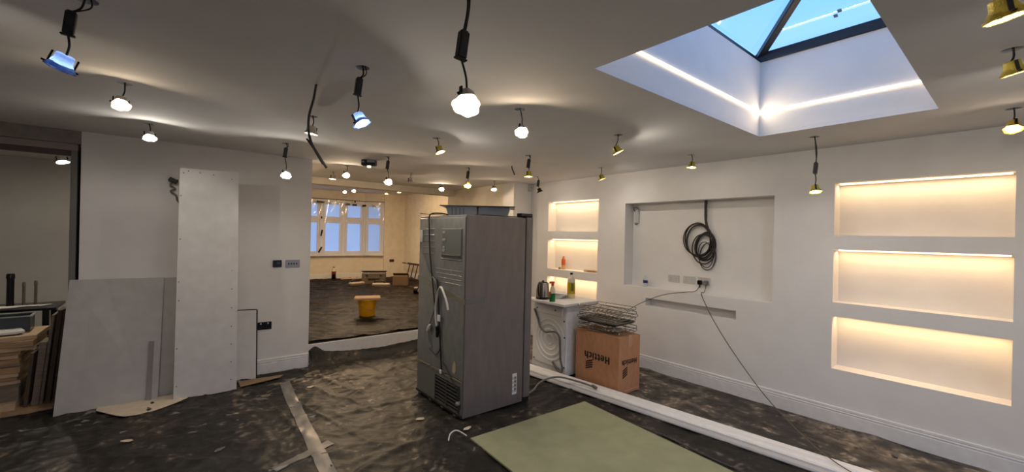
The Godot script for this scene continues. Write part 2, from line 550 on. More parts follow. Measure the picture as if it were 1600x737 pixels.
const HOLES := [[-0.277, -2.32], [-0.244, -3.50], [-0.176, -4.71], [0.864, -4.71], [0.814, -3.46], [0.771, -2.25], [0.79, -1.20], [1.858, -2.235], [1.863, -3.426],
	[2.937, -2.211], [2.999, -3.438], [4.144, -4.568], [4.159, -3.383], [4.16, -2.206], [4.141, -1.131], [1.86, -0.05], [2.90, -0.052], [4.151, -0.065],
	[2.985, -4.627], [1.899, -4.668], [2.659, -5.63], [1.774, -5.687], [1.794, -6.386], [4.026, -5.453], [3.66, -6.508]]
const SKY := [1.69, 3.81, -1.43, -0.37]     # roof light opening: x0 x1 z0 z1

func structure():
	var pl = mats["plaster"]
	# ---- floors
	struct_box("floor", Vector3(-4.2, -0.12, -8.4), Vector3(5.0, 0.0, 2.7), mat("screed", Color(0.42, 0.40, 0.37), 0.9), "concrete floor under the plastic sheets")
	struct_box("floor", Vector3(1.31, 0.0, -13.7), Vector3(6.0, FY, -5.62), mat("screed", Color(0.42, 0.40, 0.37), 0.9), "raised floor of the room with the bay window")
	struct_box("trim_1", Vector3(1.31, 0.0, -5.62), Vector3(4.33, FY, -5.598), mats["white_gloss"], "white riser board of the step up to the room beyond", 0.002)
	# ---- right wall with its niches
	var cuts := []
	for n in [[2.20, 1.72], [1.59, 1.11], [0.98, 0.505]]:
		cuts.append({"lo": Vector3(4.6, n[1], -1.115), "hi": Vector3(4.88, n[0], -0.055)})
	for n in [[2.212, 1.737], [1.617, 1.142], [1.023, 0.548]]:
		cuts.append({"lo": Vector3(4.6, n[1], -4.87), "hi": Vector3(4.88, n[0], -3.85)})
	cuts.append({"lo": Vector3(4.6, 1.03, -3.395), "hi": Vector3(4.89, 2.117, -1.608)})
	cuts.append({"lo": Vector3(4.6, 0.803, -3.06), "hi": Vector3(4.82, 0.90, -1.955)})
	wall_csg("wall_right", "white plastered wall with recessed niches", Vector3(4.7, 0, -5.3), Vector3(5.02, 2.62, 2.7), pl, cuts)
	# ---- wall between the two rooms on the right, beam, front room
	struct_box("wall_pier", Vector3(4.32, 0, -5.58), Vector3(5.02, 2.62, -5.3), pl, "short white return wall at the far end of the niche wall")
	struct_box("wall_inner_east", Vector3(4.345, 0, -7.2), Vector3(5.02, 2.62, -5.58), mats["warm_plaster"], "cream inner wall behind the fridge")
	struct_box("trim_2", Vector3(1.2, 2.425, -7.45), Vector3(6.0, 3.0, -7.2), mats["warm_plaster"], "plastered beam across the ceiling before the front room")
	struct_box("wall_far_right", Vector3(4.345, 0, -7.45), Vector3(6.0, 2.425, -7.2), mats["warm_plaster"], "cream wall end under the beam")
	struct_box("wall_front_east", Vector3(5.87, 0, -13.7), Vector3(6.0, 3.0, -7.45), mats["warm_plaster"], "cream side wall of the front room")
	struct_box("wall_front_west", Vector3(1.19, 0, -13.7), Vector3(1.31, 3.0, -5.64), mats["warm_plaster"], "hidden side wall of the front room")
	struct_box("ceiling", Vector3(1.19, FC, -13.7), Vector3(6.0, FC + 0.1, -7.2), mats["ceiling_paint"], "ceiling of the front room")
	# ---- partition, opening on the left
	struct_box("wall_left", Vector3(-0.67, 0, -5.64), Vector3(1.31, CE + 0.03, -5.52), pl, "white partition wall with leaning boards")
	struct_box("wall_lintel", Vector3(-4.2, 2.41, -5.64), Vector3(-0.67, CE + 0.03, -5.525), mats["raw_board"], "unpainted board above the left opening")
	struct_box("trim_3", Vector3(-4.2, 2.347, -5.63), Vector3(-0.692, 2.405, -5.535), mat("frame_timber", Color(0.55, 0.50, 0.47), 0.7), "grey head lining of the left opening")
	struct_box("trim_4", Vector3(-4.2, 2.30, -5.60), Vector3(-0.735, 2.347, -5.55), mat("track_dark", Color(0.30, 0.265, 0.25), 0.6), "dark sliding door track in the left opening")
	struct_box("trim_5", Vector3(-0.738, 0, -5.63), Vector3(-0.694, 2.347, -5.535), mat("jamb_grey", Color(0.42, 0.41, 0.385), 0.6), "grey jamb of the sliding door pocket", 0.003)
	# pocket of the sliding door: a deep narrow box behind the slot between jamb and wall
	var pk := Node3D.new()
	pk.name = "trim_6"
	add_child(pk)
	tag(pk, "narrow pocket of the sliding door beside the partition", "", "", "structure")
	struct_box("side_lining", Vector3(-0.738, 0, -5.95), Vector3(-0.694, 2.41, -5.63), mats["jamb_grey"], "", 0.0, pk)
	struct_box("side_lining", Vector3(-0.67, 0, -5.95), Vector3(-0.64, 2.41, -5.64), mats["jamb_grey"], "", 0.0, pk)
	struct_box("back_lining", Vector3(-0.738, 0, -5.97), Vector3(-0.64, 2.41, -5.95), mats["jamb_grey"], "", 0.0, pk)
	struct_box("wall_left_room", Vector3(-4.2, 0, -8.4), Vector3(1.19, CE + 0.03, -8.2), pl, "white back wall of the room through the left opening")
	struct_box("ceiling", Vector3(-4.2, CE, -8.4), Vector3(1.19, CE + 0.04, -5.64), mats["ceiling_paint"], "ceiling of the room through the left opening")
	# ---- outside the frame
	struct_box("wall_west", Vector3(-4.35, 0, -8.4), Vector3(-4.2, CE + 0.5, 2.7), pl, "white side wall behind the camera")
	wall_csg("wall_south", "white wall with wide glazed doors behind the camera", Vector3(-4.35, 0, 2.7), Vector3(5.02, CE + 0.5, 2.85), pl, [{"lo": Vector3(-1.2, 0.05, 2.6), "hi": Vector3(4.3, 2.2, 2.95)}])
	var gd := Node3D.new()
	gd.name = "door_1"
	add_child(gd)
	tag(gd, "wide glazed doors behind the camera with anthracite frames", "", "", "structure")
	for i in 5: struct_box("stile", Vector3(-1.2 + 1.345 * i, 0.05, 2.74), Vector3(-1.08 + 1.345 * i, 2.2, 2.81), mats["frame_anthracite"], "", 0.004, gd)
	struct_box("head_rail", Vector3(-1.2, 2.12, 2.74), Vector3(4.3, 2.2, 2.81), mats["frame_anthracite"], "", 0.004, gd)
	struct_box("bottom_rail", Vector3(-1.2, 0.05, 2.74), Vector3(4.3, 0.15, 2.81), mats["frame_anthracite"], "", 0.004, gd)
	for i in 4: struct_box("pane", Vector3(-1.08 + 1.345 * i, 0.15, 2.772), Vector3(0.145 + 1.345 * i, 2.12, 2.776), mats["pane"], "", 0.0, gd)
	struct_box("ground", Vector3(-12, -0.3, 2.85), Vector3(14, -0.12, 16), mat("patio", Color(0.5, 0.49, 0.47), 0.9), "paved ground outside the glazed doors")
	# ---- ceiling with wire holes and the roof light
	cuts = [{"lo": Vector3(SKY[0], 2.3, SKY[2]), "hi": Vector3(SKY[1], 2.8, SKY[3])}]
	for h in HOLES: cuts.append({"r": 0.037, "at": Vector3(h[0], CE, h[1])})
	cuts.append({"lo": Vector3(-4.3, 2.3, -7.3), "hi": Vector3(1.19, 2.8, -5.64)})
	wall_csg("ceiling", "white ceiling with hanging wires", Vector3(-4.2, CE, -7.2), Vector3(5.02, CE + 0.03, 2.7), mats["ceiling_paint"], cuts)
	var roof := mat("roof_dark", Color(0.18, 0.16, 0.14), 0.9)  # unseen slabs added above the ceiling to block sky light from the void
	struct_box("roof", Vector3(-4.35, 2.98, -8.4), Vector3(SKY[0] - 0.03, 3.1, 2.85), roof, "unseen roof deck added to keep sky light out of the ceiling void")
	struct_box("roof", Vector3(SKY[1] + 0.03, 2.98, -7.2), Vector3(5.02, 3.1, 2.85), roof, "unseen roof deck added to keep sky light out of the ceiling void")
	struct_box("roof", Vector3(SKY[0] - 0.03, 2.98, -7.2), Vector3(SKY[1] + 0.03, 3.1, SKY[2] - 0.03), roof, "unseen roof deck added to keep sky light out of the ceiling void")
	struct_box("roof", Vector3(SKY[0] - 0.03, 2.98, SKY[3] + 0.03), Vector3(SKY[1] + 0.03, 3.1, 2.85), roof, "unseen roof deck added to keep sky light out of the ceiling void")
	struct_box("wall_void_east", Vector3(5.02, 2.0, -7.2), Vector3(5.1, 3.1, 2.85), roof, "upstand closing the ceiling void")
	struct_box("wall_void_north", Vector3(-4.35, 2.56, -8.5), Vector3(1.19, 3.1, -8.4), roof, "upstand closing the ceiling void")
	# ---- roof light shaft
	var x0: float = SKY[0]; var x1: float = SKY[1]; var z0: float = SKY[2]; var z1: float = SKY[3]
	struct_box("wall_shaft_north", Vector3(x0 - 0.03, CE + 0.03, z0 - 0.03), Vector3(x1 + 0.03, 3.15, z0), pl, "white upstand of the roof light, long side")
	struct_box("wall_shaft_south", Vector3(x0 - 0.03, CE + 0.03, z1), Vector3(x1 + 0.03, 3.15, z1 + 0.03), pl, "white upstand of the roof light, near side")
	struct_box("wall_shaft_east", Vector3(x1, CE + 0.03, z0), Vector3(x1 + 0.03, 3.15, z1), pl, "white upstand of the roof light, short side")
	struct_box("wall_shaft_west", Vector3(x0 - 0.03, CE + 0.03, z0), Vector3(x0, 3.15, z1), pl, "white upstand of the roof light, hidden side")
	# lantern: ring beam, ridge, hips, panes
	var lan := Node3D.new()
	lan.name = "window_1"
	add_child(lan)
	tag(lan, "glass roof lantern with anthracite bars", "", "", "structure")
	var fm = mats["frame_anthracite"]
	struct_box("ring_bar", Vector3(x1 - 0.015, 3.15, z0 - 0.04), Vector3(x1 + 0.06, 3.225, z1 + 0.04), fm, "", 0.004, lan)
	struct_box("ring_bar", Vector3(x0 - 0.06, 3.15, z0 - 0.04), Vector3(x0 + 0.015, 3.225, z1 + 0.04), fm, "", 0.004, lan)
	struct_box("ring_bar", Vector3(x0 + 0.015, 3.15, z0 - 0.07), Vector3(x1 - 0.015, 3.20, z0 - 0.02), fm, "", 0.004, lan)
	struct_box("ring_bar", Vector3(x0 + 0.015, 3.15, z1 + 0.02), Vector3(x1 - 0.015, 3.20, z1 + 0.07), fm, "", 0.004, lan)
	var half := (z1 - z0) / 2 + 0.03
	var rid := 3.21 + half * 0.48
	var zc := (z0 + z1) / 2
	var r0 := Vector3(x0 - 0.03 + half, rid, zc)
	var r1 := Vector3(x1 + 0.03 - half, rid, zc)
	var cn := [Vector3(x0 - 0.03, 3.2, z0 - 0.03), Vector3(x1 + 0.03, 3.2, z0 - 0.03), Vector3(x1 + 0.03, 3.2, z1 + 0.03), Vector3(x0 - 0.03, 3.2, z1 + 0.03)]
	for e in [[cn[0], r0], [cn[1], r1], [cn[2], r1], [cn[3], r0], [r0, r1]]:
		var st := begin()
		var d: Vector3 = e[1] - e[0]
		var bs := along(d)
		var side := bs.y.cross(Vector3.UP).normalized()
		var t := Transform3D(Basis(side, bs.y, side.cross(bs.y)), (e[0] + e[1]) / 2)
		bbox(st, Vector3.ZERO, Vector3(0.055, d.length() + 0.03, 0.05), 0.006, t)
		part("rafter_bar", st, fm, lan)
	for q in [[cn[0], cn[1], r1, r0], [cn[2], cn[3], r0, r1], [cn[1], cn[2], r1], [cn[3], cn[0], r0]]:
		var st := begin()
		for k in range(1, q.size() - 1): tri(st, q[0] + Vector3.UP * 0.02, q[k] + Vector3.UP * 0.02, q[k + 1] + Vector3.UP * 0.02)
		part("pane", st, mats["pane"], lan)
	# two small grey squares on the east pane
	var sk := begin()
	var pc: Vector3 = (cn[1] * 0.33 + cn[2] * 0.37 + r1 * 0.30) + Vector3.UP * 0.012
	var ex: Vector3 = (cn[2] - cn[1]).normalized()
	var en: Vector3 = (r1 - (cn[1] + cn[2]) / 2).normalized()
	for k in 2:
		var o := pc + ex * 0.024 * (k * 2 - 1) * 0.6 + en * 0.028 * (k * 2 - 1) * 0.6
		bbox(sk, Vector3.ZERO, Vector3(0.024, 0.028, 0.001), 0.0, Transform3D(Basis(ex, en, ex.cross(en)), o))
	part("grey_squares", sk, mat("squares_grey", Color(0.35, 0.42, 0.5), 0.6), lan)
	# light line let into the shaft
	var warm := Color(1.0, 0.90, 0.76)
	led_strip("shaft_light_strip", Vector3(x0 + 0.02, 2.727, z0 + 0.004), Vector3(x1 - 0.012, 2.727, z0 + 0.004), 0.014, warm, 5.0, 0.5, Vector3(0, 0, 1), "glowing light line along the long wall of the roof light shaft")
	led_strip("shaft_light_strip", Vector3(x1 - 0.004, 2.727, z0 + 0.012), Vector3(x1 - 0.004, 2.727, z1 - 0.01), 0.014, warm, 5.0, 0.27, Vector3(-1, 0, 0), "glowing light line along the short wall of the roof light shaft")
	# ---- niche lights
	var amber := Color(1.0, 0.83, 0.62)
	var words := ["top", "middle", "bottom"]
	var k := 0
	for n in [2.20, 1.59, 0.98]:
		led_strip("niche_light_strip", Vector3(4.80, n - 0.007, -1.10), Vector3(4.80, n - 0.007, -0.07), 0.012, amber, 4.0, 0.24, Vector3(0, -1, 0), "warm light strip under the head of the %s niche at the right edge" % words[k])
		k += 1
	k = 0
	for n in [2.212, 1.617, 1.023]:
		led_strip("niche_light_strip", Vector3(4.80, n - 0.007, -4.855), Vector3(4.80, n - 0.007, -3.865), 0.012, amber, 4.0, 0.26, Vector3(0, -1, 0), "warm light strip under the head of the %s niche beside the fridge" % words[k])
		k += 1
	# ---- skirtings
	var sg = mats["white_gloss"]
	skirting("baseboard_right", Vector3(4.7, 0, -5.3), Vector3(4.7, 0, 2.7), Vector3(-1, 0, 0), 0.0, "white grooved skirting board along the niche wall")
	skirting("baseboard_left", Vector3(-0.66, 0, -5.52), Vector3(1.31, 0, -5.52), Vector3(0, 0, 1), 0.0, "white grooved skirting board of the partition")
	skirting("baseboard_far", Vector3(5.87, FY, -12.8), Vector3(5.87, FY, -7.5), Vector3(-1, 0, 0), 0.0, "cream skirting board of the front room")
	bay_window()

func skirting(called: String, a: Vector3, b: Vector3, out: Vector3, _x: float, label: String):
	var st := begin()
	var d := (b - a).normalized()
	var prof := [[0.016, 0.0], [0.016, 0.118], [0.0125, 0.121], [0.0125, 0.126], [0.016, 0.129], [0.016, 0.138], [0.011, 0.142], [0.011, 0.147], [0.014, 0.150], [0.013, 0.166], [0.0, 0.170]]
	for i in prof.size() - 1:
		var p0: Vector3 = out * prof[i][0] + Vector3.UP * prof[i][1]
		var p1: Vector3 = out * prof[i + 1][0] + Vector3.UP * prof[i + 1][1]
		if d.cross(Vector3.UP).dot(out) > 0: quad(st, a + p0, b + p0, b + p1, a + p1)
		else: quad(st, b + p0, a + p0, a + p1, b + p1)
	# ends
	for e in [a, b]:
		for i in prof.size() - 1:
			tri(st, e, e + out * prof[i][0] + Vector3.UP * prof[i][1], e + out * prof[i + 1][0] + Vector3.UP * prof[i + 1][1])
	st.generate_normals()
	var o := MeshInstance3D.new()
	o.mesh = st.commit()
	o.material_override = mats["white_gloss"]
	o.name = called
	add_child(o)
	tag(o, label, "", "", "structure")

func bay_window():
	var w := Node3D.new()
	w.name = "window_2"
	add_child(w)
	tag(w, "white casement bay window with frosted panes under taped plastic", "", "", "structure")
	var wp = mats["warm_plaster"]
	var up = mats["upvc"]
	# plan of the bay, west to east
	var a := Vector3(1.5, 0, -13.22)
	var b := Vector3(4.70, 0, -13.22)
	var c := Vector3(5.20, 0, -12.90)
	struct_box("wall_bay_side", Vector3(5.19, FY, -13.0), Vector3(5.87, FC, -12.8), wp, "cream wall to the right of the bay window")
	struct_box("wall_bay_west", Vector3(1.31, FY, -13.4), Vector3(1.5, FC, -12.8), wp, "cream wall left of the bay window")
	for seg in [[a, b], [b, c]]:
		var p: Vector3 = seg[0]
		var q: Vector3 = seg[1]
		var dx := (q - p).normalized()
		var len := (q - p).length()
		var bs := Basis(dx, Vector3.UP, dx.cross(Vector3.UP))    # local z points into the room
		var t := Transform3D(bs, p)
		var bot := begin()
		bbox(bot, Vector3(len / 2, (FY + 0.93) / 2, -0.07), Vector3(len + 0.06, 0.93 - FY, 0.2), 0.0, t)
		bbox(bot, Vector3(len / 2, (2.62 + FC) / 2 + 0.02, -0.07), Vector3(len + 0.06, FC - 2.62 + 0.04, 0.2), 0.0, t)
		bot.generate_normals()
		var o := MeshInstance3D.new()
		o.mesh = bot.commit(); o.material_override = wp
		o.name = numbered("wall_bay")
		add_child(o)
		tag(o, "cream wall below and above the bay window", "", "", "structure")
		var sk := begin()
		bbox(sk, Vector3(len / 2, FY + 0.075, 0.038), Vector3(len, 0.15, 0.016), 0.004, t)
		part("baseboard", sk, mats["white_gloss"], w)
		var sl := begin()
		bbox(sl, Vector3(len / 2, 0.945, 0.03), Vector3(len + 0.05, 0.035, 0.2), 0.008, t)
		part("sill", sl, up, w)
		var hd := begin()
		bbox(hd, Vector3(len / 2, 2.59, -0.03), Vector3(len, 0.07, 0.09), 0.004, t)
		bbox(hd, Vector3(len / 2, 0.98, -0.03), Vector3(len, 0.05, 0.09), 0.004, t)
		part("outer_frame", hd, up, w)
		var n := 5 if len > 2.0 else 1
		var pitch := len / n
		for i in n + 1:
			var mu := begin()
			bbox(mu, Vector3(pitch * i, 1.78, -0.03), Vector3(0.085, 1.62, 0.10), 0.004, t)
			part("mullion", mu, up, w)
		for i in n:
			var cx := pitch * (i + 0.5)
			for k in [[1.005, 2.0], [2.045, 2.555]]:
				var hw := pitch / 2 - 0.045
				var cf := begin()
				var y0: float = k[0]
				var y1: float = k[1]
				for s in [-1, 1]: bbox(cf, Vector3(cx + s * (hw - 0.034), (y0 + y1) / 2, -0.02), Vector3(0.068, y1 - y0, 0.07), 0.006, t)
				for y in [y0 + 0.034, y1 - 0.034]: bbox(cf, Vector3(cx, y, -0.02), Vector3(hw * 2 - 0.13, 0.068, 0.068), 0.006, t)
				var fr := part("casement", cf, up, w)
				var pn := begin()
				bbox(pn, Vector3(cx, (y0 + y1) / 2, -0.03), Vector3(hw * 2 - 0.12, y1 - y0 - 0.12, 0.006), 0.0, t)
				part("pane", pn, mats["frosted_pane"], fr)
			var tr := begin()
			bbox(tr, Vector3(cx, 2.022, -0.03), Vector3(pitch - 0.085, 0.045, 0.09), 0.004, t)
			part("transom", tr, up, w)
	# timber edge round the window seen as a thin brown line
	var ed := begin()
	bbox(ed, Vector3(3.1, 2.632, -13.11), Vector3(3.2, 0.018, 0.03), 0.0)
	bbox(ed, Vector3.ZERO, Vector3(0.6, 0.018, 0.03), 0.0, Transform3D(Basis(Vector3.UP, -atan2(0.32, 0.5)), Vector3(4.93, 2.632, -12.97)))
	part("edge_bead", ed, mat("bead_brown", Color(0.42, 0.34, 0.27), 0.7), w)
	# loose polythene hung over the window, with tape
	var pts := []
	for i in 41: pts.append(lerpf(2.4, 5.14, i / 40.0))
	var st := begin()
	st.set_smooth_group(1)
	var zf := func(x, y): 
		var z: float = -13.06 if x < 4.62 else -13.06 + (x - 4.62) * 0.62
		return z + 0.02 * sin(x * 7.0 + y * 2.0) + 0.012 * sin(x * 17.0 - y * 5.0) + 0.05 * (2.6 - y) * 0.5
	for i in 40:
		for j in 16:
			var ya := lerpf(2.6, 0.98, j / 16.0)
			var yb := lerpf(2.6, 0.98, (j + 1) / 16.0)
			quad(st, Vector3(pts[i], yb, zf.call(pts[i], yb)), Vector3(pts[i + 1], yb, zf.call(pts[i + 1], yb)), Vector3(pts[i + 1], ya, zf.call(pts[i + 1], ya)), Vector3(pts[i], ya, zf.call(pts[i], ya)))
	single("window_film", st, mats["polythene"], "clear polythene sheet taped over the bay window", "plastic sheet")
	var tapes := [[488, 315.5, 5], [507, 317, 7], [513, 316, 3], [528, 317.5, 7], [537.5, 318, 2], [550, 318.5, 6], [561, 318, 6], [575, 318.5, 5], [589.5, 318.5, 6], [561.5, 313.5, 2]]
	var tx := [2.96, 3.30, 3.41, 3.69, 3.87, 4.10, 4.31, 4.60, 4.86, 4.32]
	for i in tx.size():
		var ts := begin()
		var wide: float = tapes[i][2] * 0.021
		bbox(ts, Vector3.ZERO, Vector3(wide * 1.1, 0.06, 0.002), 0.0, xf(Vector3.ZERO, 0, -31.0 if tx[i] > 4.62 else 0.0, -10.0 + 6.0 * (i % 4)))
		var z: float = -12.99 if tx[i] < 4.62 else -12.99 + (tx[i] - 4.62) * 0.62
		single("tape_piece", ts, mats["black_gloss"], ("black tape strip on the window head, %s from the left" % ["first", "second", "third", "fourth", "fifth", "sixth", "seventh", "eighth", "ninth", ""][i]) if i < 9 else "tiny black tape scrap above the row on the window head", "tape", Vector3(tx[i], 2.53 - 0.006 * i + (0.12 if i == 9 else 0.0), z), 0.0, "black tape along the window head")
	for e in [[3.36, 1.62, 80.0], [3.33, 1.13, 62.0], [3.35, 2.07, 88.0]]:
		var ts := begin()
		bbox(ts, Vector3.ZERO, Vector3(0.18 if e[1] < 2.0 else 0.07, 0.045, 0.002), 0.0, xf(Vector3.ZERO, 0, 0, e[2]))
		single("tape_piece", ts, mats["black_gloss"], {1.62: "upright black tape strip at mid height on the window mullion", 1.13: "slanting black tape strip near the window sill", 2.07: "tiny black tape scrap on the window transom"}[e[1]], "tape", Vector3(e[0], e[1], -12.93), 0.0, "black tape on the window mullion")

func film_sheets():
	var at := Vector2(-3.6, -6.1)
	var crumbs := Color(0.60, 0.55, 0.46)
	var white := Color(0.62, 0.61, 0.60)
	var crease := noise(55, 0.03, 4)
	crease.fractal_type = FastNoiseLite.FRACTAL_RIDGED
	var m := mat("floor_film", Color.WHITE, 0.42)
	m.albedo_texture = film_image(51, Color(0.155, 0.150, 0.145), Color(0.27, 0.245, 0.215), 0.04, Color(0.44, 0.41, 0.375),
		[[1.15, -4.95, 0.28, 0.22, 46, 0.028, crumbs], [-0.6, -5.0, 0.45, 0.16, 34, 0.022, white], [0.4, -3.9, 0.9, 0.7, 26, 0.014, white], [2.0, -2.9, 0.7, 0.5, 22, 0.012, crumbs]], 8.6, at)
	m.heightmap_enabled = true; m.heightmap_scale = 0.75
	m.heightmap_texture = btex(crease, 1024, 1024)
	m.metallic_specular = 0.22
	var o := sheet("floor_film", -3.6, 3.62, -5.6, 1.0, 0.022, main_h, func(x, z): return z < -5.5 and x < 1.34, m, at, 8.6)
	tag(o, "dark dusty plastic sheet wrinkled over the floor around the fridge", "floor covering")
	var m2 := mat("floor_film_right", Color.WHITE, 0.5)
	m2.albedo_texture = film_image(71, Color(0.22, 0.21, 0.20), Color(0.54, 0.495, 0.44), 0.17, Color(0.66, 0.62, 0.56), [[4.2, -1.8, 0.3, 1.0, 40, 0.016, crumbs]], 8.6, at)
	m2.metallic_specular = 0.25; m2.heightmap_enabled = true; m2.heightmap_scale = 1.0; m2.heightmap_texture = m.heightmap_texture
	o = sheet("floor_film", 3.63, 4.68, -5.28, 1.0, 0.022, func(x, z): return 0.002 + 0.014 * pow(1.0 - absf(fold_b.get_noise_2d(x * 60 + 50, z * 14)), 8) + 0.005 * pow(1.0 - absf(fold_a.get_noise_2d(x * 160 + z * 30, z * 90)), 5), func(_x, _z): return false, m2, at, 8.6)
	tag(o, "brownish dusty plastic sheet along the niche wall behind the white lengths", "floor covering")
	var m3 := mat("floor_film_far", Color.WHITE, 0.5)
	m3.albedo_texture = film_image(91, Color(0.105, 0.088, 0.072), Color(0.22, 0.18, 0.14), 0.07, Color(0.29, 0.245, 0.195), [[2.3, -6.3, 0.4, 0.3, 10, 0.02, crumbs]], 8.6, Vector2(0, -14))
	m3.metallic_specular = 0.15; m3.heightmap_enabled = true; m3.heightmap_scale = 0.7; m3.heightmap_texture = m.heightmap_texture
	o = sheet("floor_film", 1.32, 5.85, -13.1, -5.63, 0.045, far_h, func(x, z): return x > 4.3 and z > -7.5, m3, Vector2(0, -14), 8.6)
	tag(o, "brown wrinkled plastic sheet over the raised floor before the bay window", "floor covering")
	# tape laid on the sheet
	var tm := mat("tape_grey", Color(0.37, 0.36, 0.35), 0.35)
	ribbon("floor_tape", [Vector2(0.965, -5.05), Vector2(0.925, -4.5), Vector2(0.90, -4.0), Vector2(0.87, -3.5), Vector2(0.845, -2.9)], 0.10, tm, "long strip of grey tape on the dark floor sheet, running towards the camera")
	ribbon("floor_tape", [Vector2(0.56, -3.23), Vector2(0.75, -3.30), Vector2(0.98, -3.38)], 0.085, tm, "short strip of grey tape crossing the long one on the floor sheet")

func ribbon(called: String, pts: Array, w: float, m: Material, label: String):
	var st := begin()
	st.set_smooth_group(1)
	var prev := []
	var fine := []
	for i in pts.size() - 1:
		for k in 10: fine.append(pts[i].lerp(pts[i + 1], k / 10.0))
	fine.append(pts[pts.size() - 1])
	for i in fine.size():
		var d: Vector2 = (fine[mini(i + 1, fine.size() - 1)] - fine[maxi(i - 1, 0)]).normalized()
		var n := Vector2(-d.y, d.x) * w / 2
		var row := []
		for k in 5:
			var p: Vector2 = fine[i] + n * (k / 2.0 - 1.0)
			row.append(Vector3(p.x, main_h(p.x, p.y) + 0.0045, p.y))
		if i > 0:
			for k in 4: quad(st, prev[k], prev[k + 1], row[k + 1], row[k])
		prev = row
	single(called, st, m, label, "tape", Vector3.ZERO, 0.0, "grey tape on the floor sheet")

func lamps():
	var warm := Color(1.0, 0.89, 0.75)
	var amber := Color(1.0, 0.86, 0.68)
	var neutral := Color(1.0, 0.955, 0.90)
	var cool := Color(1.0, 0.96, 0.91)
	var dn := Vector3(0, -1, 0)
	var cam := Vector3(0, 1.65, 0)
	var E := 0.55
	var toward := func(p: Vector3, k: float): return (dn + ((cam - p) * Vector3(1, 0, 1)).normalized() * k).normalized()
	var h := func(i): return Vector3(HOLES[i][0], CE, HOLES[i][1])
	var p: Vector3
	downlight("downlight in crumpled blue film hanging low at the far left, below its black driver", h.call(0), Vector3(-0.346, 2.286, -2.378), Vector3(-0.42, -1, -0.36), "blue", Vector3(-0.325, 2.44, -2.36), E * 0.75, cool, 6.0)
	p = Vector3(-0.26, 2.416, -3.512)
	downlight("warm glowing downlight without a driver at upper left, nearest the blue-filmed one", h.call(1), p, toward.call(p, 0.75), "clear", null, E * 0.6, warm, 9.0)
	p = Vector3(-0.166, 2.433, -4.70)
	downlight("white glowing downlight on a short wire at the partition top, above the tall board", h.call(2), p, toward.call(p, 0.55), "white", null, E * 1.5, cool, 8.0)
	p = Vector3(0.874, 2.225, -4.703)
	downlight("bright white downlight under a black driver in front of the partition's right end", h.call(3), p, toward.call(p, 0.9), "white", Vector3(0.865, 2.44, -4.71), E * 1.5, cool, 10.0)
	downlight("small unlit-looking gold downlight behind the loose hanging grey wire", h.call(4), Vector3(0.812, 2.422, -3.461), Vector3(-0.1, -1, -0.1), "clear", null, E * 0.42, neutral, 6.0)
	downlight("blue-filmed downlight under a black driver at upper centre left", h.call(5), Vector3(0.767, 2.253, -2.253), Vector3(0.40, -1, 0.36), "blue", Vector3(0.757, 2.43, -2.262), E, cool, 8.0)
	p = Vector3(0.757, 2.10, -1.19)
	downlight("large warm glowing downlight under a long black driver at top centre, nearest the camera", Vector3(0.74, CE, -1.20), p, toward.call(p, 0.7), "clear", Vector3(0.742, 2.285, -1.20), E, warm, 9.0)
	p = Vector3(1.871, 2.385, -2.225)
	downlight("warm glowing downlight above the fridge's right side, with a bent black wire", h.call(7), p, toward.call(p, 0.9), "clear", null, E, warm, 9.0)
	downlight("gold-filmed downlight with a black clip above the fridge's left edge", h.call(8), Vector3(1.887, 2.425, -3.406), Vector3(0.25, -1, 0.28), "gold", null, E, neutral, 6.0)
	downlight("gold-filmed downlight with white lit flaps left of the roof light's lowest corner", h.call(9), Vector3(2.931, 2.404, -2.216), Vector3(0.36, -1, 0.34), "gold", null, E, neutral, 7.0)
	downlight("gold-filmed downlight under a black driver just above the fridge door", h.call(10), Vector3(3.003, 2.325, -3.435), dn, "gold", Vector3(3.0, 2.446, -3.437), E, neutral, 5.0)
	downlight("black downlight under a small driver, beside the alarm box in the corner", h.call(11), Vector3(4.184, 2.33, -4.536), Vector3(0.35, -1, 0.2), "black", Vector3(4.168, 2.435, -4.549), E * 0.4, neutral, 3.0)
	downlight("small gold downlight above the lit niches beside the fridge", h.call(12), Vector3(4.168, 2.41, -3.376), Vector3(0.3, -1, 0.3), "gold", null, E * 0.42, neutral, 6.0)
	downlight("gold bell-shaped downlight above the cable recess", h.call(13), Vector3(4.167, 2.424, -2.201), Vector3(-0.1, -1, 0.0), "gold", null, E * 0.42, neutral, 6.0)
	downlight("gold downlight on a long kinked wire with a driver, below the roof light", h.call(14), Vector3(4.157, 2.095, -1.119), Vector3(-0.2, -1, 0.15), "gold", Vector3(4.155, 2.272, -1.12), E * 0.42, neutral, 7.0)
	downlight("large gold-filmed downlight cut by the top right corner of the picture", h.call(15), Vector3(1.845, 2.33, -0.05), Vector3(0.2, -1, 0.17), "gold", Vector3(1.85, 2.45, -0.05), E, neutral, 6.0)
	downlight("gold-filmed downlight at the right edge, second from the top", h.call(16), Vector3(2.905, 2.447, -0.048), Vector3(0.22, -1, 0.2), "gold", null, E, neutral, 6.0)
	p = Vector3(4.15, 2.42, -0.066)
	downlight("glowing gold-filmed downlight at the right edge above the lit niches", h.call(17), p, toward.call(p, 0.5), "gold", null, E * 0.42, warm, 8.0)
	p = Vector3(2.989, 2.31, -4.624)
	downlight("warm glowing downlight under a black driver above the grey tray on the fridge", h.call(18), p, toward.call(p, 0.7), "gold", Vector3(2.987, 2.44, -4.626), E, warm, 9.0)
	p = Vector3(1.921, 2.255, -4.65)
	downlight("brightest warm downlight under a driver, right of the bay window in view", h.call(19), p, toward.call(p, 0.9), "clear", Vector3(1.91, 2.44, -4.657), E * 0.75, warm, 12.0)
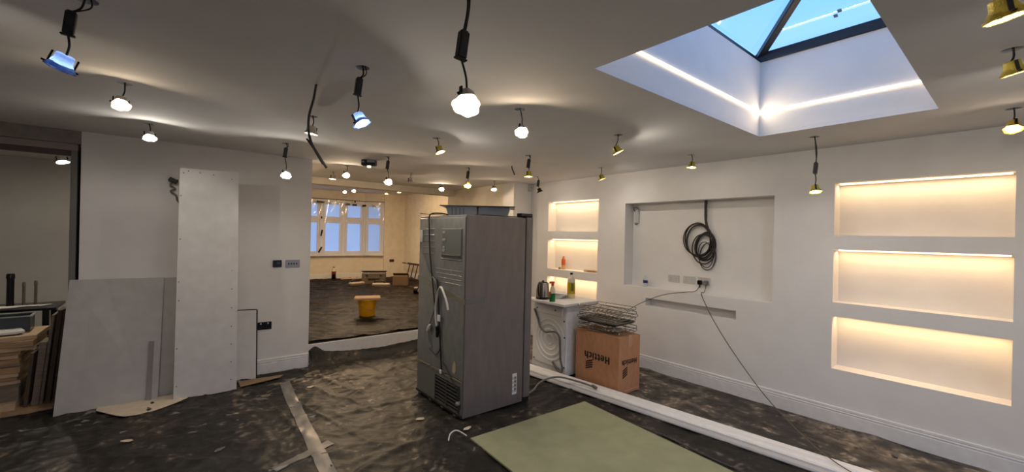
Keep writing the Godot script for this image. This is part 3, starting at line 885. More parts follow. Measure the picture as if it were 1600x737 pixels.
	downlight("small dim downlight just left of the one above the fridge, near the beam", h.call(20), Vector3(2.654, 2.43, -5.634), Vector3(0.2, -1, -0.1), "clear", null, E, warm, 6.0)
	p = Vector3(1.769, 2.42, -5.691)
	downlight("warm glowing downlight before the beam, left of the flat black fitting", h.call(21), p, toward.call(p, 0.8), "clear", null, E, warm, 10.0)
	downlight("small dull downlight before the beam, nearest the partition's end", h.call(22), Vector3(1.796, 2.446, -6.385), Vector3(-0.1, -1, 0), "clear", null, E, warm, 5.0)
	p = Vector3(4.028, 2.416, -5.451)
	downlight("small glowing downlight beside the cream inner wall, above the tray's right end", h.call(23), p, toward.call(p, 0.5), "clear", null, E * 0.6, warm, 9.0)
	p = Vector3(3.661, 2.462, -6.507)
	downlight("small glowing downlight close to the beam's right end", h.call(24), p, toward.call(p, 0.9), "clear", null, E, warm, 9.0)
	# the next row of the same grid, behind the camera
	var row := [0.80, 1.87, 2.95, 4.15]
	var said := ["farthest from the niche wall", "second from the left", "second from the niche wall", "nearest the niche wall"]
	for i in 4:
		downlight("downlight in the row behind the camera, " + said[i], Vector3(row[i], CE, 1.05), Vector3(row[i], CE - 0.12, 1.05), Vector3(0.05, -1, 0.0), "gold", null, E * (0.42 if i == 3 else 1.0), neutral, 6.0, "downlights behind the camera")
	# front room
	var far := [[2.36, -9.9, "white", 0.0, "ring-shaped downlight under the front room ceiling, partly behind the partition's edge"], [3.55, -11.5, "clear", 0.9, "glowing downlight in front of the window head, the lower of two"], [3.62, -11.0, "clear", 0.9, "glowing downlight in front of the window head, the higher of two"],
		[3.40, -9.55, "clear", 0.2, "small downlight in the front room just under the beam, left of the brightest lamp"], [4.45, -10.9, "gold", 0.1, "tiny unlit downlight in the front room, right of the bay window"], [4.55, -10.3, "gold", 0.1, "tiny downlight in the front room, middle of the three right of the window"], [4.62, -9.65, "clear", 0.2, "tiny downlight in the front room, nearest the beam's right end"]]
	for f in far:
		p = Vector3(f[0], FC - 0.16, f[1])
		downlight(f[4], Vector3(f[0], FC, f[1]), p, toward.call(p, f[3]), f[2], null, E * 3.6, amber, 7.0, "downlights of the front room")
	# room on the left
	downlight("ring-shaped white downlight hanging in the room through the left opening", Vector3(-0.95, CE, -6.6), Vector3(-0.945, 2.37, -6.6), Vector3(0.2, -1, 0.25), "white", null, E * 2.6, Color(1.0, 0.95, 0.86), 6.0, "", 1.15)
	# flat fitting on the ceiling
	var t := thing("ceiling_fitting", "flat black and white twin fitting on the ceiling in front of the beam", "light fitting", Vector3(1.83, CE, -5.03), deg_to_rad(-39))
	var st := begin()
	bbox(st, Vector3(0, -0.035, 0), Vector3(0.17, 0.07, 0.08), 0.008)
	part("body", st, mat("fitting_navy", Color(0.07, 0.09, 0.13), 0.4), t)
	st = begin()
	bbox(st, Vector3(0.035, -0.018, 0.043), Vector3(0.09, 0.03, 0.008), 0.002)
	bbox(st, Vector3(-0.06, -0.025, 0.043), Vector3(0.03, 0.02, 0.008), 0.002)
	part("face_plate", st, mat("plate_pale", Color(0.62, 0.65, 0.7), 0.4), t)
	st = begin()
	lathe(st, [[0.0, -0.095], [0.022, -0.09], [0.022, -0.068], [0.0, -0.066]], 14)
	part("lens", st, glow("fitting_lens", warm, 3.0), t)
	# loose wire
	st = begin()
	tube(st, smooth_path([Vector3(0.651, 2.53, -2.691), Vector3(0.640, 2.44, -2.70), Vector3(0.622, 2.35, -2.714), Vector3(0.619, 2.268, -2.717), Vector3(0.633, 2.185, -2.706), Vector3(0.668, 2.11, -2.68), Vector3(0.707, 2.033, -2.646)]), 0.0075)
	var lw := thing("loose_wire", "loose grey wire with a bare end dangling from the ceiling, left of centre", "wire")
	part("sheath", st, mat("wire_grey_dark", Color(0.22, 0.22, 0.21), 0.6), lw)
	st = begin()
	tube(st, smooth_path([Vector3(0.612, 2.205, -2.722), Vector3(0.645, 2.15, -2.70), Vector3(0.675, 2.085, -2.672), Vector3(0.69, 2.055, -2.66)]), 0.006)
	part("second_core", st, mat("wire_grey_dark", Color(0.22, 0.22, 0.21), 0.6), lw)

func fridge():
	# back looks west to the camera, right-hand side south; doors face east
	var x0 := 2.0; var x1 := 2.69; var x2 := 2.79
	var z0 := -3.98; var z1 := -3.10
	var H := 1.83
	var t := thing("fridge", "tall grey double-door fridge standing with its back and side to the camera", "fridge", Vector3((x0 + x2) / 2, 0, (z0 + z1) / 2))
	var o := -t.position
	var side = mats["steel_grey"]
	var back = mats["fridge_back"]
	var st := begin()
	bbox(st, o + Vector3((x0 + x1) / 2, 0.03 + (H - 0.03) / 2, (z0 + z1) / 2), Vector3(x1 - x0, H - 0.03, z1 - z0), 0.006)
	part("body", st, side, t)
	for k in 2:
		var zc := lerpf(z0, z1, 0.25 + 0.5 * k)
		st = begin()
		bbox(st, o + Vector3((x1 + x2) / 2 + 0.006, 0.06 + (H + 0.01 - 0.06) / 2, zc), Vector3(x2 - x1 - 0.012, H + 0.01 - 0.06, (z1 - z0) / 2 - 0.004), 0.008)
		var d := part("door", st, side, t)
		st = begin()
		bbox(st, o + Vector3(x2 + 0.03, 1.0, lerpf(z0, z1, 0.46 + 0.08 * k)), Vector3(0.03, 0.9, 0.022), 0.008)
		part("handle", st, mats["chrome"], d)
		st = begin()
		bbox(st, o + Vector3(2.71, H + 0.028, lerpf(z0, z1, 0.05 + 0.9 * k)), Vector3(0.15, 0.034, 0.075), 0.006)
		part("hinge_cover", st, mat("hinge_black", Color(0.05, 0.05, 0.05), 0.5), t)
		st = begin()
		lathe(st, [[0.0, -0.0], [0.02, 0.0], [0.02, 0.03], [0.012, 0.034], [0.012, 0.06], [0.0, 0.06]], 12, xf(o + Vector3(2.73, 0.0, lerpf(z0, z1, 0.04 + 0.92 * k))))
		bbox(st, o + Vector3(2.74, 0.04, lerpf(z0, z1, 0.03 + 0.94 * k)), Vector3(0.07, 0.05, 0.04), 0.004)
		part("foot", st, mat("hinge_black", Color(0.05, 0.05, 0.05), 0.5), t)
	# gasket behind the doors
	st = begin()
	bbox(st, o + Vector3(x1 + 0.003, 0.95, (z0 + z1) / 2), Vector3(0.006, 1.7, z1 - z0 - 0.03), 0.0)
	part("gasket", st, mats["cable_black"], t)
	# back panel
	st = begin()
	bbox(st, o + Vector3(x0 - 0.004, 0.36 + 1.45 / 2, (z0 + z1) / 2), Vector3(0.008, 1.45, z1 - z0 - 0.012), 0.003)
	var bp := part("back_panel", st, back, t)
	st = begin()      # recessed compressor cover with slots
	bbox(st, o + Vector3(x0 - 0.003, 0.19, (z0 + z1) / 2), Vector3(0.006, 0.30, z1 - z0 - 0.02), 0.002)
	var cc := part("compressor_cover", st, mat("cover_grey", Color(0.45, 0.45, 0.43), 0.5, 0.2), t)
	st = begin()
	bbox(st, o + Vector3(x0 - 0.008, 0.19, z1 - 0.26), Vector3(0.004, 0.22, 0.42), 0.0)  # flat black panel painted as the shaded depth behind the slats
	part("vent_shade_panel", st, mat("vent_shade_black", Color(0.02, 0.02, 0.02), 0.7), cc)
	for i in 7:
		st = begin()
		bbox(st, o + Vector3(x0 - 0.013, 0.10 + i * 0.031, z1 - 0.26), Vector3(0.008, 0.010, 0.42), 0.002)
		part("vent_slat", st, mat("slat_grey", Color(0.24, 0.24, 0.23), 0.5), cc)
	for zz in [z1 - 0.055, z1 - 0.26, z1 - 0.47]:
		st = begin()
		bbox(st, o + Vector3(x0 - 0.014, 0.19, zz), Vector3(0.010, 0.24, 0.014), 0.002)
		part("vent_bar", st, mat("slat_grey", Color(0.24, 0.24, 0.23), 0.5), cc)
	st = begin()      # pale foil seam above the compressor, uneven
	var rng := RandomNumberGenerator.new()
	rng.seed = 5
	for i in 18:
		bbox(st, o + Vector3(x0 - 0.011, 0.350 + rng.randf_range(-0.007, 0.007), lerpf(z0 + 0.03, z1 - 0.03, i / 17.0)), Vector3(0.006, rng.randf_range(0.012, 0.03), 0.052), 0.002)
	part("foil_seam", st, mat("foil", Color(0.50, 0.48, 0.40), 0.5, 0.3), t)
	st = begin()
	bbox(st, o + Vector3(x0 - 0.008, 0.05, (z0 + z1) / 2), Vector3(0.018, 0.03, z1 - z0 - 0.01), 0.004)
	for i in 4: bbox(st, o + Vector3(x0 - 0.016, 0.028, lerpf(z0 + 0.1, z1 - 0.1, i / 3.0)), Vector3(0.02, 0.03, 0.05), 0.004)
	part("bottom_rail", st, mat("rail_dark", Color(0.13, 0.13, 0.125), 0.5), t)
	# pressed ribs, control box lid
	for i in 5:
		st = begin()
		bbox(st, o + Vector3(x0 - 0.010, 1.70 - i * 0.06, z0 + 0.25), Vector3(0.006, 0.012, 0.16), 0.003)
		bbox(st, o + Vector3(x0 - 0.010, 1.70 - i * 0.06, z0 + 0.14), Vector3(0.006, 0.012, 0.07), 0.003)
		part("pressed_rib", st, back, bp)
	for i in 4:
		st = begin()
		bbox(st, o + Vector3(x0 - 0.009, 1.33 - i * 0.04 - 0.01, z1 - 0.28), Vector3(0.005, 0.010, 0.46), 0.003)
		part("pressed_rib", st, back, bp)
	for a in [[0.08, 1.70, 0.36, 0.012], [0.08, 1.42, 0.36, 0.012]]:
		st = begin()
		bbox(st, o + Vector3(x0 - 0.012, a[1], z1 - 0.10 - 0.13), Vector3(0.010, a[3], a[2]), 0.003)
		part("lid_rim", st, back, bp)
	st = begin()
	bbox(st, o + Vector3(x0 - 0.011, 1.57, z1 - 0.23), Vector3(0.012, 0.27, 0.35), 0.005)
	var lid := part("control_lid", st, mat("lid_green_grey", Color(0.40, 0.42, 0.40), 0.45, 0.3), t)
	for a in [[1.67, 0.05], [1.60, 0.06], [1.53, 0.04], [1.50, 0.05]]:
		st = begin()
		bbox(st, o + Vector3(x0 - 0.0195, a[0], z1 - 0.355), Vector3(0.006, 0.022, a[1]), 0.002)
		part("screw_tab", st, mat("foil_bright", Color(0.60, 0.60, 0.58), 0.4, 0.3), lid)
	st = begin()
	bbox(st, o + Vector3(x0 - 0.0195, 1.455, z1 - 0.23), Vector3(0.006, 0.018, 0.33), 0.002)
	part("lid_fold", st, mat("rail_dark", Color(0.13, 0.13, 0.125), 0.5), lid)
	# slanting strip of yellowed clear tape across back and side
	st = begin()
	bbox(st, Vector3.ZERO, Vector3(0.001, 0.05, 0.92), 0.0, xf(o + Vector3(x0 - 0.0095, 1.13, (z0 + z1) / 2), 9.0, 0, 0))
	part("clear_tape", st, mat("tape_yellowed", Color(0.50, 0.48, 0.41), 0.25, 0.2), t)
	st = begin()
	bbox(st, o + Vector3(x0 + 0.11, 1.06, z1 + 0.0006), Vector3(0.2, 0.05, 0.0012), 0.0)
	part("clear_tape", st, mat("tape_side", Color(0.44, 0.44, 0.43), 0.2, 0.3), t)
	# rating label low on the side
	st = begin()
	bbox(st, o + Vector3(2.585, 0.225, z1 + 0.001), Vector3(0.055, 0.20, 0.002), 0.0)
	var lb := part("barcode_label", st, mat("label_white", Color(0.82, 0.82, 0.82), 0.6), t)
	st = begin()
	for i in 12: bbox(st, o + Vector3(2.592, 0.15 + i * 0.0125, z1 + 0.0025), Vector3(0.026, 0.004 + 0.003 * (i % 3), 0.001), 0.0)
	for i in 4: bbox(st, o + Vector3(2.566, 0.16 + i * 0.04, z1 + 0.0025), Vector3(0.006, 0.026, 0.001), 0.0)
	part("barcode_print", st, mats["cable_black"], lb)
	# torn paper scrap
	st = begin()
	slab(st, PackedVector2Array([Vector2(-0.03, -0.05), Vector2(0.01, -0.06), Vector2(0.035, -0.02), Vector2(0.03, 0.03), Vector2(0.0, 0.06), Vector2(-0.02, 0.02)]), 0.002, Transform3D(Basis(Vector3.UP, -PI / 2), o + Vector3(x0 - 0.012, 0.455, z1 - 0.14)))
	part("torn_label", st, mat("torn_paper", Color(0.66, 0.62, 0.50), 0.8), t)
	# wires down the back: thin grey lead, black lead, white hose with its valve
	var xb := x0 - 0.025
	st = begin()
	tube(st, smooth_path([Vector3(xb, 1.62, z0 + 0.08), Vector3(xb, 1.50, z0 + 0.07), Vector3(xb, 1.40, z0 + 0.14), Vector3(xb, 1.27, z0 + 0.27), Vector3(xb, 1.19, z0 + 0.40), Vector3(xb, 1.10, z0 + 0.42), Vector3(xb, 0.93, z0 + 0.38), Vector3(xb, 0.78, z0 + 0.30), Vector3(xb, 0.72, z0 + 0.27), Vector3(xb, 0.60, z0 + 0.29), Vector3(xb, 0.55, z0 + 0.33)]).map(func(v): return v + o), 0.007)
	part("grey_lead", st, mats["cable_grey"], t)
	st = begin()
	lathe(st, [[0.014, -0.03], [0.018, -0.02], [0.018, 0.03], [0.008, 0.05], [0.0, 0.05]], 10, Transform3D(along(Vector3(0, 1, 0.6)), o + Vector3(xb - 0.01, 0.725, z0 + 0.29)))
	lathe(st, [[0.012, -0.03], [0.014, -0.02], [0.016, 0.05], [0.012, 0.09], [0.0, 0.09]], 10, xf(o + Vector3(xb, 1.60, z0 + 0.078)))
	part("plug_piece", st, mats["cable_white"], t)
	st = begin()
	tube(st, smooth_path([Vector3(x0 + 0.16, H + 0.012, z0 + 0.36), Vector3(x0 + 0.05, H + 0.03, z0 + 0.30), Vector3(x0 - 0.02, H + 0.01, z0 + 0.24), Vector3(xb, 1.72, z0 + 0.24), Vector3(xb, 1.45, z0 + 0.27), Vector3(xb, 1.20, z0 + 0.33), Vector3(xb, 0.95, z0 + 0.39)]).map(func(v): return v + o), 0.008)
	tube(st, smooth_path([Vector3(xb, 1.22, z0 + 0.42), Vector3(xb, 1.05, z0 + 0.45), Vector3(xb, 0.80, z0 + 0.48), Vector3(xb, 0.60, z0 + 0.51), Vector3(xb, 0.36, z0 + 0.545)]).map(func(v): return v + o), 0.0075)
	tube(st, smooth_path([Vector3(xb, 0.62, z0 + 0.51), Vector3(xb, 0.55, z0 + 0.49), Vector3(xb, 0.50, z0 + 0.42), Vector3(xb, 0.53, z0 + 0.30)]).map(func(v): return v + o), 0.004)
	tube(st, smooth_path([Vector3(xb, 0.47, z0 + 0.56), Vector3(xb, 0.38, z0 + 0.68), Vector3(xb, 0.26, z1 - 0.06), Vector3(xb - 0.01, 0.17, z1 - 0.03)]).map(func(v): return v + o), 0.005)
	part("black_leads", st, mats["cable_black"], t)
	st = begin()
	tube(st, smooth_path([Vector3(xb - 0.01, 0.78, z0 + 0.45), Vector3(xb - 0.01, 0.93, z0 + 0.42), Vector3(xb - 0.02, 1.08, z0 + 0.47), Vector3(xb - 0.05, 1.16, z0 + 0.57), Vector3(xb - 0.08, 1.15, z0 + 0.67), Vector3(xb - 0.09, 1.06, z0 + 0.76), Vector3(xb - 0.09, 0.99, z0 + 0.79)]).map(func(v): return v + o), 0.0105, 8)
	part("white_hose", st, mats["cable_white"], t)
	st = begin()
	lathe(st, [[0.0, -0.06], [0.012, -0.06], [0.016, -0.04], [0.014, 0.0], [0.02, 0.01], [0.02, 0.04], [0.011, 0.05], [0.0, 0.05]], 12, xf(o + Vector3(xb - 0.01, 0.735, z0 + 0.465)))
	part("hose_valve", st, mats["film_black"], t)
	st = begin()
	bbox(st, o + Vector3(xb - 0.012, 0.86, z0 + 0.49), Vector3(0.012, 0.06, 0.05), 0.003)
	part("cable_label", st, mats["label_white"], t)
	st = begin()
	bbox(st, o + Vector3(xb - 0.012, 0.37, z0 + 0.545), Vector3(0.014, 0.035, 0.03), 0.003)
	part("cable_label", st, mats["label_white"], t)
	st = begin()
	lathe(st, [[0.0, -0.02], [0.018, -0.02], [0.022, 0.0], [0.012, 0.02], [0.0, 0.022]], 12, Transform3D(along(Vector3(-1, 0, 0.4)), o + Vector3(xb - 0.01, 0.165, z1 - 0.03)))
	part("earth_plug", st, mats["cable_grey"], t)

	# tray on top
	var yaw := deg_to_rad(-39.0)
	var tr := thing("tray", "shallow grey two-bay tray with a thin dark lip lying on top of the fridge", "tray", Vector3(2.41, H + 0.012, -3.51), yaw)
	st = begin()
	var lo := 0.29; var hi := 0.315; var dlo := 0.15; var dhi := 0.17; var hh := 0.085
	for k in 2:
		var xa0 := -lo if k == 0 else 0.012; var xa1 := -0.012 if k == 0 else lo
		var xb0 := -hi if k == 0 else 0.008; var xb1 := -0.008 if k == 0 else hi
		var A := [Vector3(xa0, 0, dlo), Vector3(xa1, 0, dlo), Vector3(xa1, 0, -dlo), Vector3(xa0, 0, -dlo)]
		var B := [Vector3(xb0, hh, dhi), Vector3(xb1, hh, dhi), Vector3(xb1, hh, -dhi), Vector3(xb0, hh, -dhi)]
		for i in 4:
			var j := (i + 1) % 4
			quad(st, A[i], A[j], B[j], B[i])
		quad(st, A[3], A[2], A[1], A[0])
	part("bay", st, mat("tray_grey", Color(0.58, 0.61, 0.66), 0.35), tr)
	st = begin()
	for e in [[Vector3(0, hh + 0.004, dhi + 0.02), Vector3(2 * hi + 0.10, 0.008, 0.05)], [Vector3(0, hh + 0.004, -dhi - 0.02), Vector3(2 * hi + 0.10, 0.008, 0.05)], [Vector3(-hi - 0.02, hh + 0.004, 0), Vector3(0.05, 0.008, 2 * dhi)], [Vector3(hi + 0.02, hh + 0.004, 0), Vector3(0.05, 0.008, 2 * dhi)], [Vector3(0, hh + 0.004, 0), Vector3(0.03, 0.008, 2 * dhi)]]:
		bbox(st, e[0], e[1], 0.002)
	part("lip", st, mat("lip_dark", Color(0.16, 0.16, 0.155), 0.35, 0.3), tr)
	st = begin()
	for i in 4: bbox(st, Vector3(-0.25 + i * 0.038, 0.043, dlo + 0.014), Vector3(0.004, 0.08, 0.006), 0.001, xf(Vector3.ZERO))
	part("rib", st, mat("lip_dark", Color(0.16, 0.16, 0.155), 0.35, 0.3), tr)
	st = begin()
	bbox(st, Vector3.ZERO, Vector3(0.34, 0.006, 0.03), 0.002, xf(Vector3.ZERO, 0, 0, -3.0))
	single("thin_batten", st, mats["mdf_brown"], "thin dark batten sticking out over the fridge's back corner", "batten", Vector3(2.09, H + 0.02, -3.80), deg_to_rad(-38))
	st = begin()
	bbox(st, Vector3(0, 0.006, 0), Vector3(0.5, 0.011, 0.12), 0.002)
	single("flat_board", st, mats["black_gloss"], "flat black strip on the fridge top under the tray's right end", "board", Vector3(2.44, H + 0.0005, -3.20), 0.0)

func laundry():
	var x0 := 3.595; var x1 := 4.15; var z0 := -3.97; var z1 := -3.374; var H := 0.845
	var t := thing("washing_machine", "white washing machine turned back to front beside the cardboard box", "washing machine", Vector3((x0 + x1) / 2, 0, (z0 + z1) / 2))
	var o := -t.position
	var wm = mats["appliance_white"]
	var st := begin()
	bbox(st, o + Vector3((x0 + x1) / 2, 0.02 + (H - 0.02) / 2, (z0 + z1) / 2), Vector3(x1 - x0, H - 0.02, z1 - z0), 0.008)
	part("casing", st, wm, t)
	st = begin()
	bbox(st, o + Vector3(x0 - 0.004, 0.40, (z0 + z1) / 2), Vector3(0.008, 0.62, z1 - z0 - 0.07), 0.004)
	var bp := part("back_panel", st, mat("panel_grey", Color(0.84, 0.84, 0.84), 0.5), t)
	var face := Transform3D(along(Vector3(-1, 0, 0)), o + Vector3(x0 - 0.008, 0.40, (z0 + z1) / 2 + 0.02))
	for r in [[0.245, 0.006], [0.19, 0.009], [0.125, 0.006], [0.06, 0.005]]:
		st = begin()
		lathe(st, [[r[0] + 0.014, 0.0], [r[0] + 0.008, r[1]], [r[0] - 0.008, r[1]], [r[0] - 0.014, 0.0]], 40, face)
		part("pressed_ring", st, mats["panel_grey"], bp)
	st = begin()
	bbox(st, o + Vector3(x0 - 0.008, 0.755, (z0 + z1) / 2 - 0.01), Vector3(0.016, 0.10, z1 - z0 - 0.10), 0.008)
	part("top_rail", st, mats["panel_grey"], t)
	for p in [[0.76, 0.10], [0.77, 0.42], [0.47, 0.57], [0.12, 0.57], [0.66, 0.56], [0.12, 0.05]]:
		st = begin()
		lathe(st, [[0.009, 0.0], [0.009, 0.006], [0.0, 0.008]], 10, Transform3D(along(Vector3(-1, 0, 0)), o + Vector3(x0 - (0.016 if p[0] > 0.7 else 0.008), p[0], z0 + p[1])))
		part("screw", st, mats["cable_black"], t)
	st = begin()
	var xb := x0 - 0.03
	tube(st, smooth_path([Vector3(xb, 0.74, z0 + 0.06), Vector3(xb, 0.64, z0 + 0.12), Vector3(xb - 0.01, 0.54, z0 + 0.18), Vector3(xb - 0.01, 0.49, z0 + 0.27), Vector3(xb - 0.01, 0.51, z0 + 0.37), Vector3(xb - 0.01, 0.52, z0 + 0.46), Vector3(xb - 0.01, 0.47, z0 + 0.52), Vector3(xb - 0.01, 0.36, z0 + 0.53), Vector3(xb - 0.01, 0.22, z0 + 0.54), Vector3(xb - 0.01, 0.12, z0 + 0.57), Vector3(xb - 0.01, 0.07, z0 + 0.55), Vector3(xb, 0.08, z0 + 0.48), Vector3(xb, 0.13, z0 + 0.42), Vector3(xb, 0.15, z0 + 0.40)]).map(func(v): return v + o), 0.013, 8)
	part("drain_hose", st, mat("hose_grey", Color(0.36, 0.355, 0.35), 0.5), t)
	for p in [[0.03, 0.06], [0.03, 0.54], [0.52, 0.06], [0.52, 0.54]]:
		st = begin()
		lathe(st, [[0.0, 0.0], [0.02, 0.0], [0.02, 0.012], [0.008, 0.014], [0.008, 0.025], [0.0, 0.025]], 10, xf(o + Vector3(x0 + p[0], 0.0, z0 + p[1])))
		part("foot", st, mats["cable_black"], t)
	for i in 6:      # pressed slots on the side
		st = begin()
		bbox(st, o + Vector3(x0 + 0.10 + 0.07 * (i % 3), 0.55 + 0.14 * (i / 3), z1 + 0.001), Vector3(0.012, 0.04, 0.004), 0.001)
		part("side_slot", st, mats["panel_grey"], t)
	st = begin()
	bbox(st, Vector3(0, 0.019, 0), Vector3(0.635, 0.034, 0.645), 0.005)
	single("worktop_board", st, mats["white_board"], "white board laid over the washing machine as a worktop", "board", Vector3(3.79, H, -3.635))
	var ty := H + 0.036
	# kettle
	var k := thing("kettle", "brushed steel kettle with a black base on the washing machine", "kettle", Vector3(3.575, ty, -3.775), deg_to_rad(200))
	st = begin()
	lathe(st, [[0.0, 0.0], [0.088, 0.0], [0.088, 0.022], [0.080, 0.026], [0.0, 0.026]], 24)
	part("base", st, mats["black_gloss"], k)
	st = begin()
	lathe(st, [[0.080, 0.026], [0.083, 0.03], [0.081, 0.11], [0.073, 0.185], [0.066, 0.20], [0.0, 0.202]], 24)
	part("body", st, mats["chrome"], k)
	st = begin()
	lathe(st, [[0.058, 0.202], [0.05, 0.212], [0.015, 0.216], [0.012, 0.228], [0.0, 0.23]], 20)
	part("lid", st, mats["black_gloss"], k)
	st = begin()
	tube(st, smooth_path([Vector3(0.06, 0.2, 0), Vector3(0.10, 0.205, 0), Vector3(0.122, 0.17, 0), Vector3(0.12, 0.10, 0), Vector3(0.10, 0.05, 0), Vector3(0.082, 0.045, 0)]), 0.011, 8)
	part("handle", st, mats["black_gloss"], k)
	st = begin()
	tri(st, Vector3(-0.064, 0.2, 0.02), Vector3(-0.064, 0.2, -0.02), Vector3(-0.092, 0.197, 0))
	tri(st, Vector3(-0.064, 0.2, 0.02), Vector3(-0.092, 0.197, 0), Vector3(-0.076, 0.16, 0))
	tri(st, Vector3(-0.064, 0.2, -0.02), Vector3(-0.076, 0.16, 0), Vector3(-0.092, 0.197, 0))
	part("spout", st, mats["chrome"], k)
	# spray bottle
	var s := thing("spray_bottle", "spray bottle of green liquid with an orange trigger head", "bottle", Vector3(3.515, ty, -3.545), deg_to_rad(160))
	st = begin()
	lathe(st, [[0.0, 0.0], [0.034, 0.0], [0.037, 0.006], [0.036, 0.10], [0.0, 0.10]], 18, Transform3D.IDENTITY.scaled(Vector3(1, 1, 0.75)))
	part("liquid", st, mat("green_liquid", Color(0.02, 0.42, 0.18), 0.15), s)
	st = begin()
	lathe(st, [[0.036, 0.10], [0.033, 0.135], [0.022, 0.17], [0.013, 0.19], [0.013, 0.20], [0.0, 0.20]], 18, Transform3D.IDENTITY.scaled(Vector3(1, 1, 0.75)))
	part("bottle_top", st, mat("bottle_clear", Color(0.78, 0.72, 0.62), 0.15), s)
	st = begin()
	bbox(st, Vector3(0.030, 0.085, 0), Vector3(0.014, 0.07, 0.03), 0.004)
	part("label_sticker", st, mat("red_label", Color(0.62, 0.25, 0.16), 0.5), s)
	st = begin()
	lathe(st, [[0.016, 0.19], [0.017, 0.21], [0.012, 0.214], [0.0, 0.214]], 14)
	bbox(st, Vector3(0.008, 0.228, 0), Vector3(0.065, 0.026, 0.022), 0.006)
	bbox(st, Vector3(0.028, 0.20, 0), Vector3(0.010, 0.045, 0.014), 0.003, xf(Vector3.ZERO, 0, 0, 8))
	part("trigger_head", st, mat("orange_plastic", Color(0.72, 0.26, 0.08), 0.4), s)
	# oil bottle
	var b := thing("oil_bottle", "big clear bottle of yellow oil with a black cap standing before the lowest lit niche", "bottle", Vector3(3.93, ty, -3.63))
	st = begin()
	lathe(st, [[0.0, 0.0], [0.044, 0.0], [0.049, 0.008], [0.049, 0.055], [0.0, 0.055]], 20)
	part("clear_foot", st, mat("bottle_glass", Color(0.80, 0.74, 0.55), 0.12), b)
	st = begin()
	lathe(st, [[0.0, 0.055], [0.049, 0.055], [0.050, 0.06], [0.050, 0.20], [0.0, 0.20]], 20)
	part("yellow_body", st, mat("oil_yellow", Color(0.66, 0.56, 0.04), 0.2), b)
	st = begin()
	bbox(st, Vector3(-0.043, 0.145, 0.014), Vector3(0.012, 0.10, 0.055), 0.004, xf(Vector3.ZERO, 0, 30, 0))
	part("label_sticker", st, mat("label_green", Color(0.34, 0.36, 0.05), 0.5), b)
	st = begin()
	lathe(st, [[0.049, 0.20], [0.048, 0.23], [0.036, 0.265], [0.018, 0.285], [0.015, 0.30], [0.0, 0.30]], 20)
	part("shoulder", st, mat("bottle_shoulder", Color(0.76, 0.72, 0.66), 0.15), b)
	st = begin()
	lathe(st, [[0.017, 0.297], [0.017, 0.318], [0.014, 0.322], [0.0, 0.322]], 14)
	part("cap", st, mats["black_gloss"], b)
	# papers
	for i in 4:
		st = begin()
		slab(st, PackedVector2Array([Vector2(-0.13, -0.09), Vector2(0.12, -0.10), Vector2(0.14, 0.08), Vector2(-0.11, 0.10)]), 0.012, xf(Vector3.ZERO, -90 + (4 if i == 3 else 0), 0, 0))
		single("paper_stack", st, mats["white_board"], ["bottom sheet bundle of the paper pile on the washing machine", "second bundle from the bottom in the paper pile", "third bundle in the paper pile on the washing machine", "topmost curled bundle of the paper pile behind the spray bottle"][i], "paper", Vector3(3.82 + 0.008 * i, ty + 0.008 + 0.0145 * i + (0.004 if i == 3 else 0.0), -3.775 + 0.006 * i), deg_to_rad(20 + 9 * i), "paper pile on the washing machine")

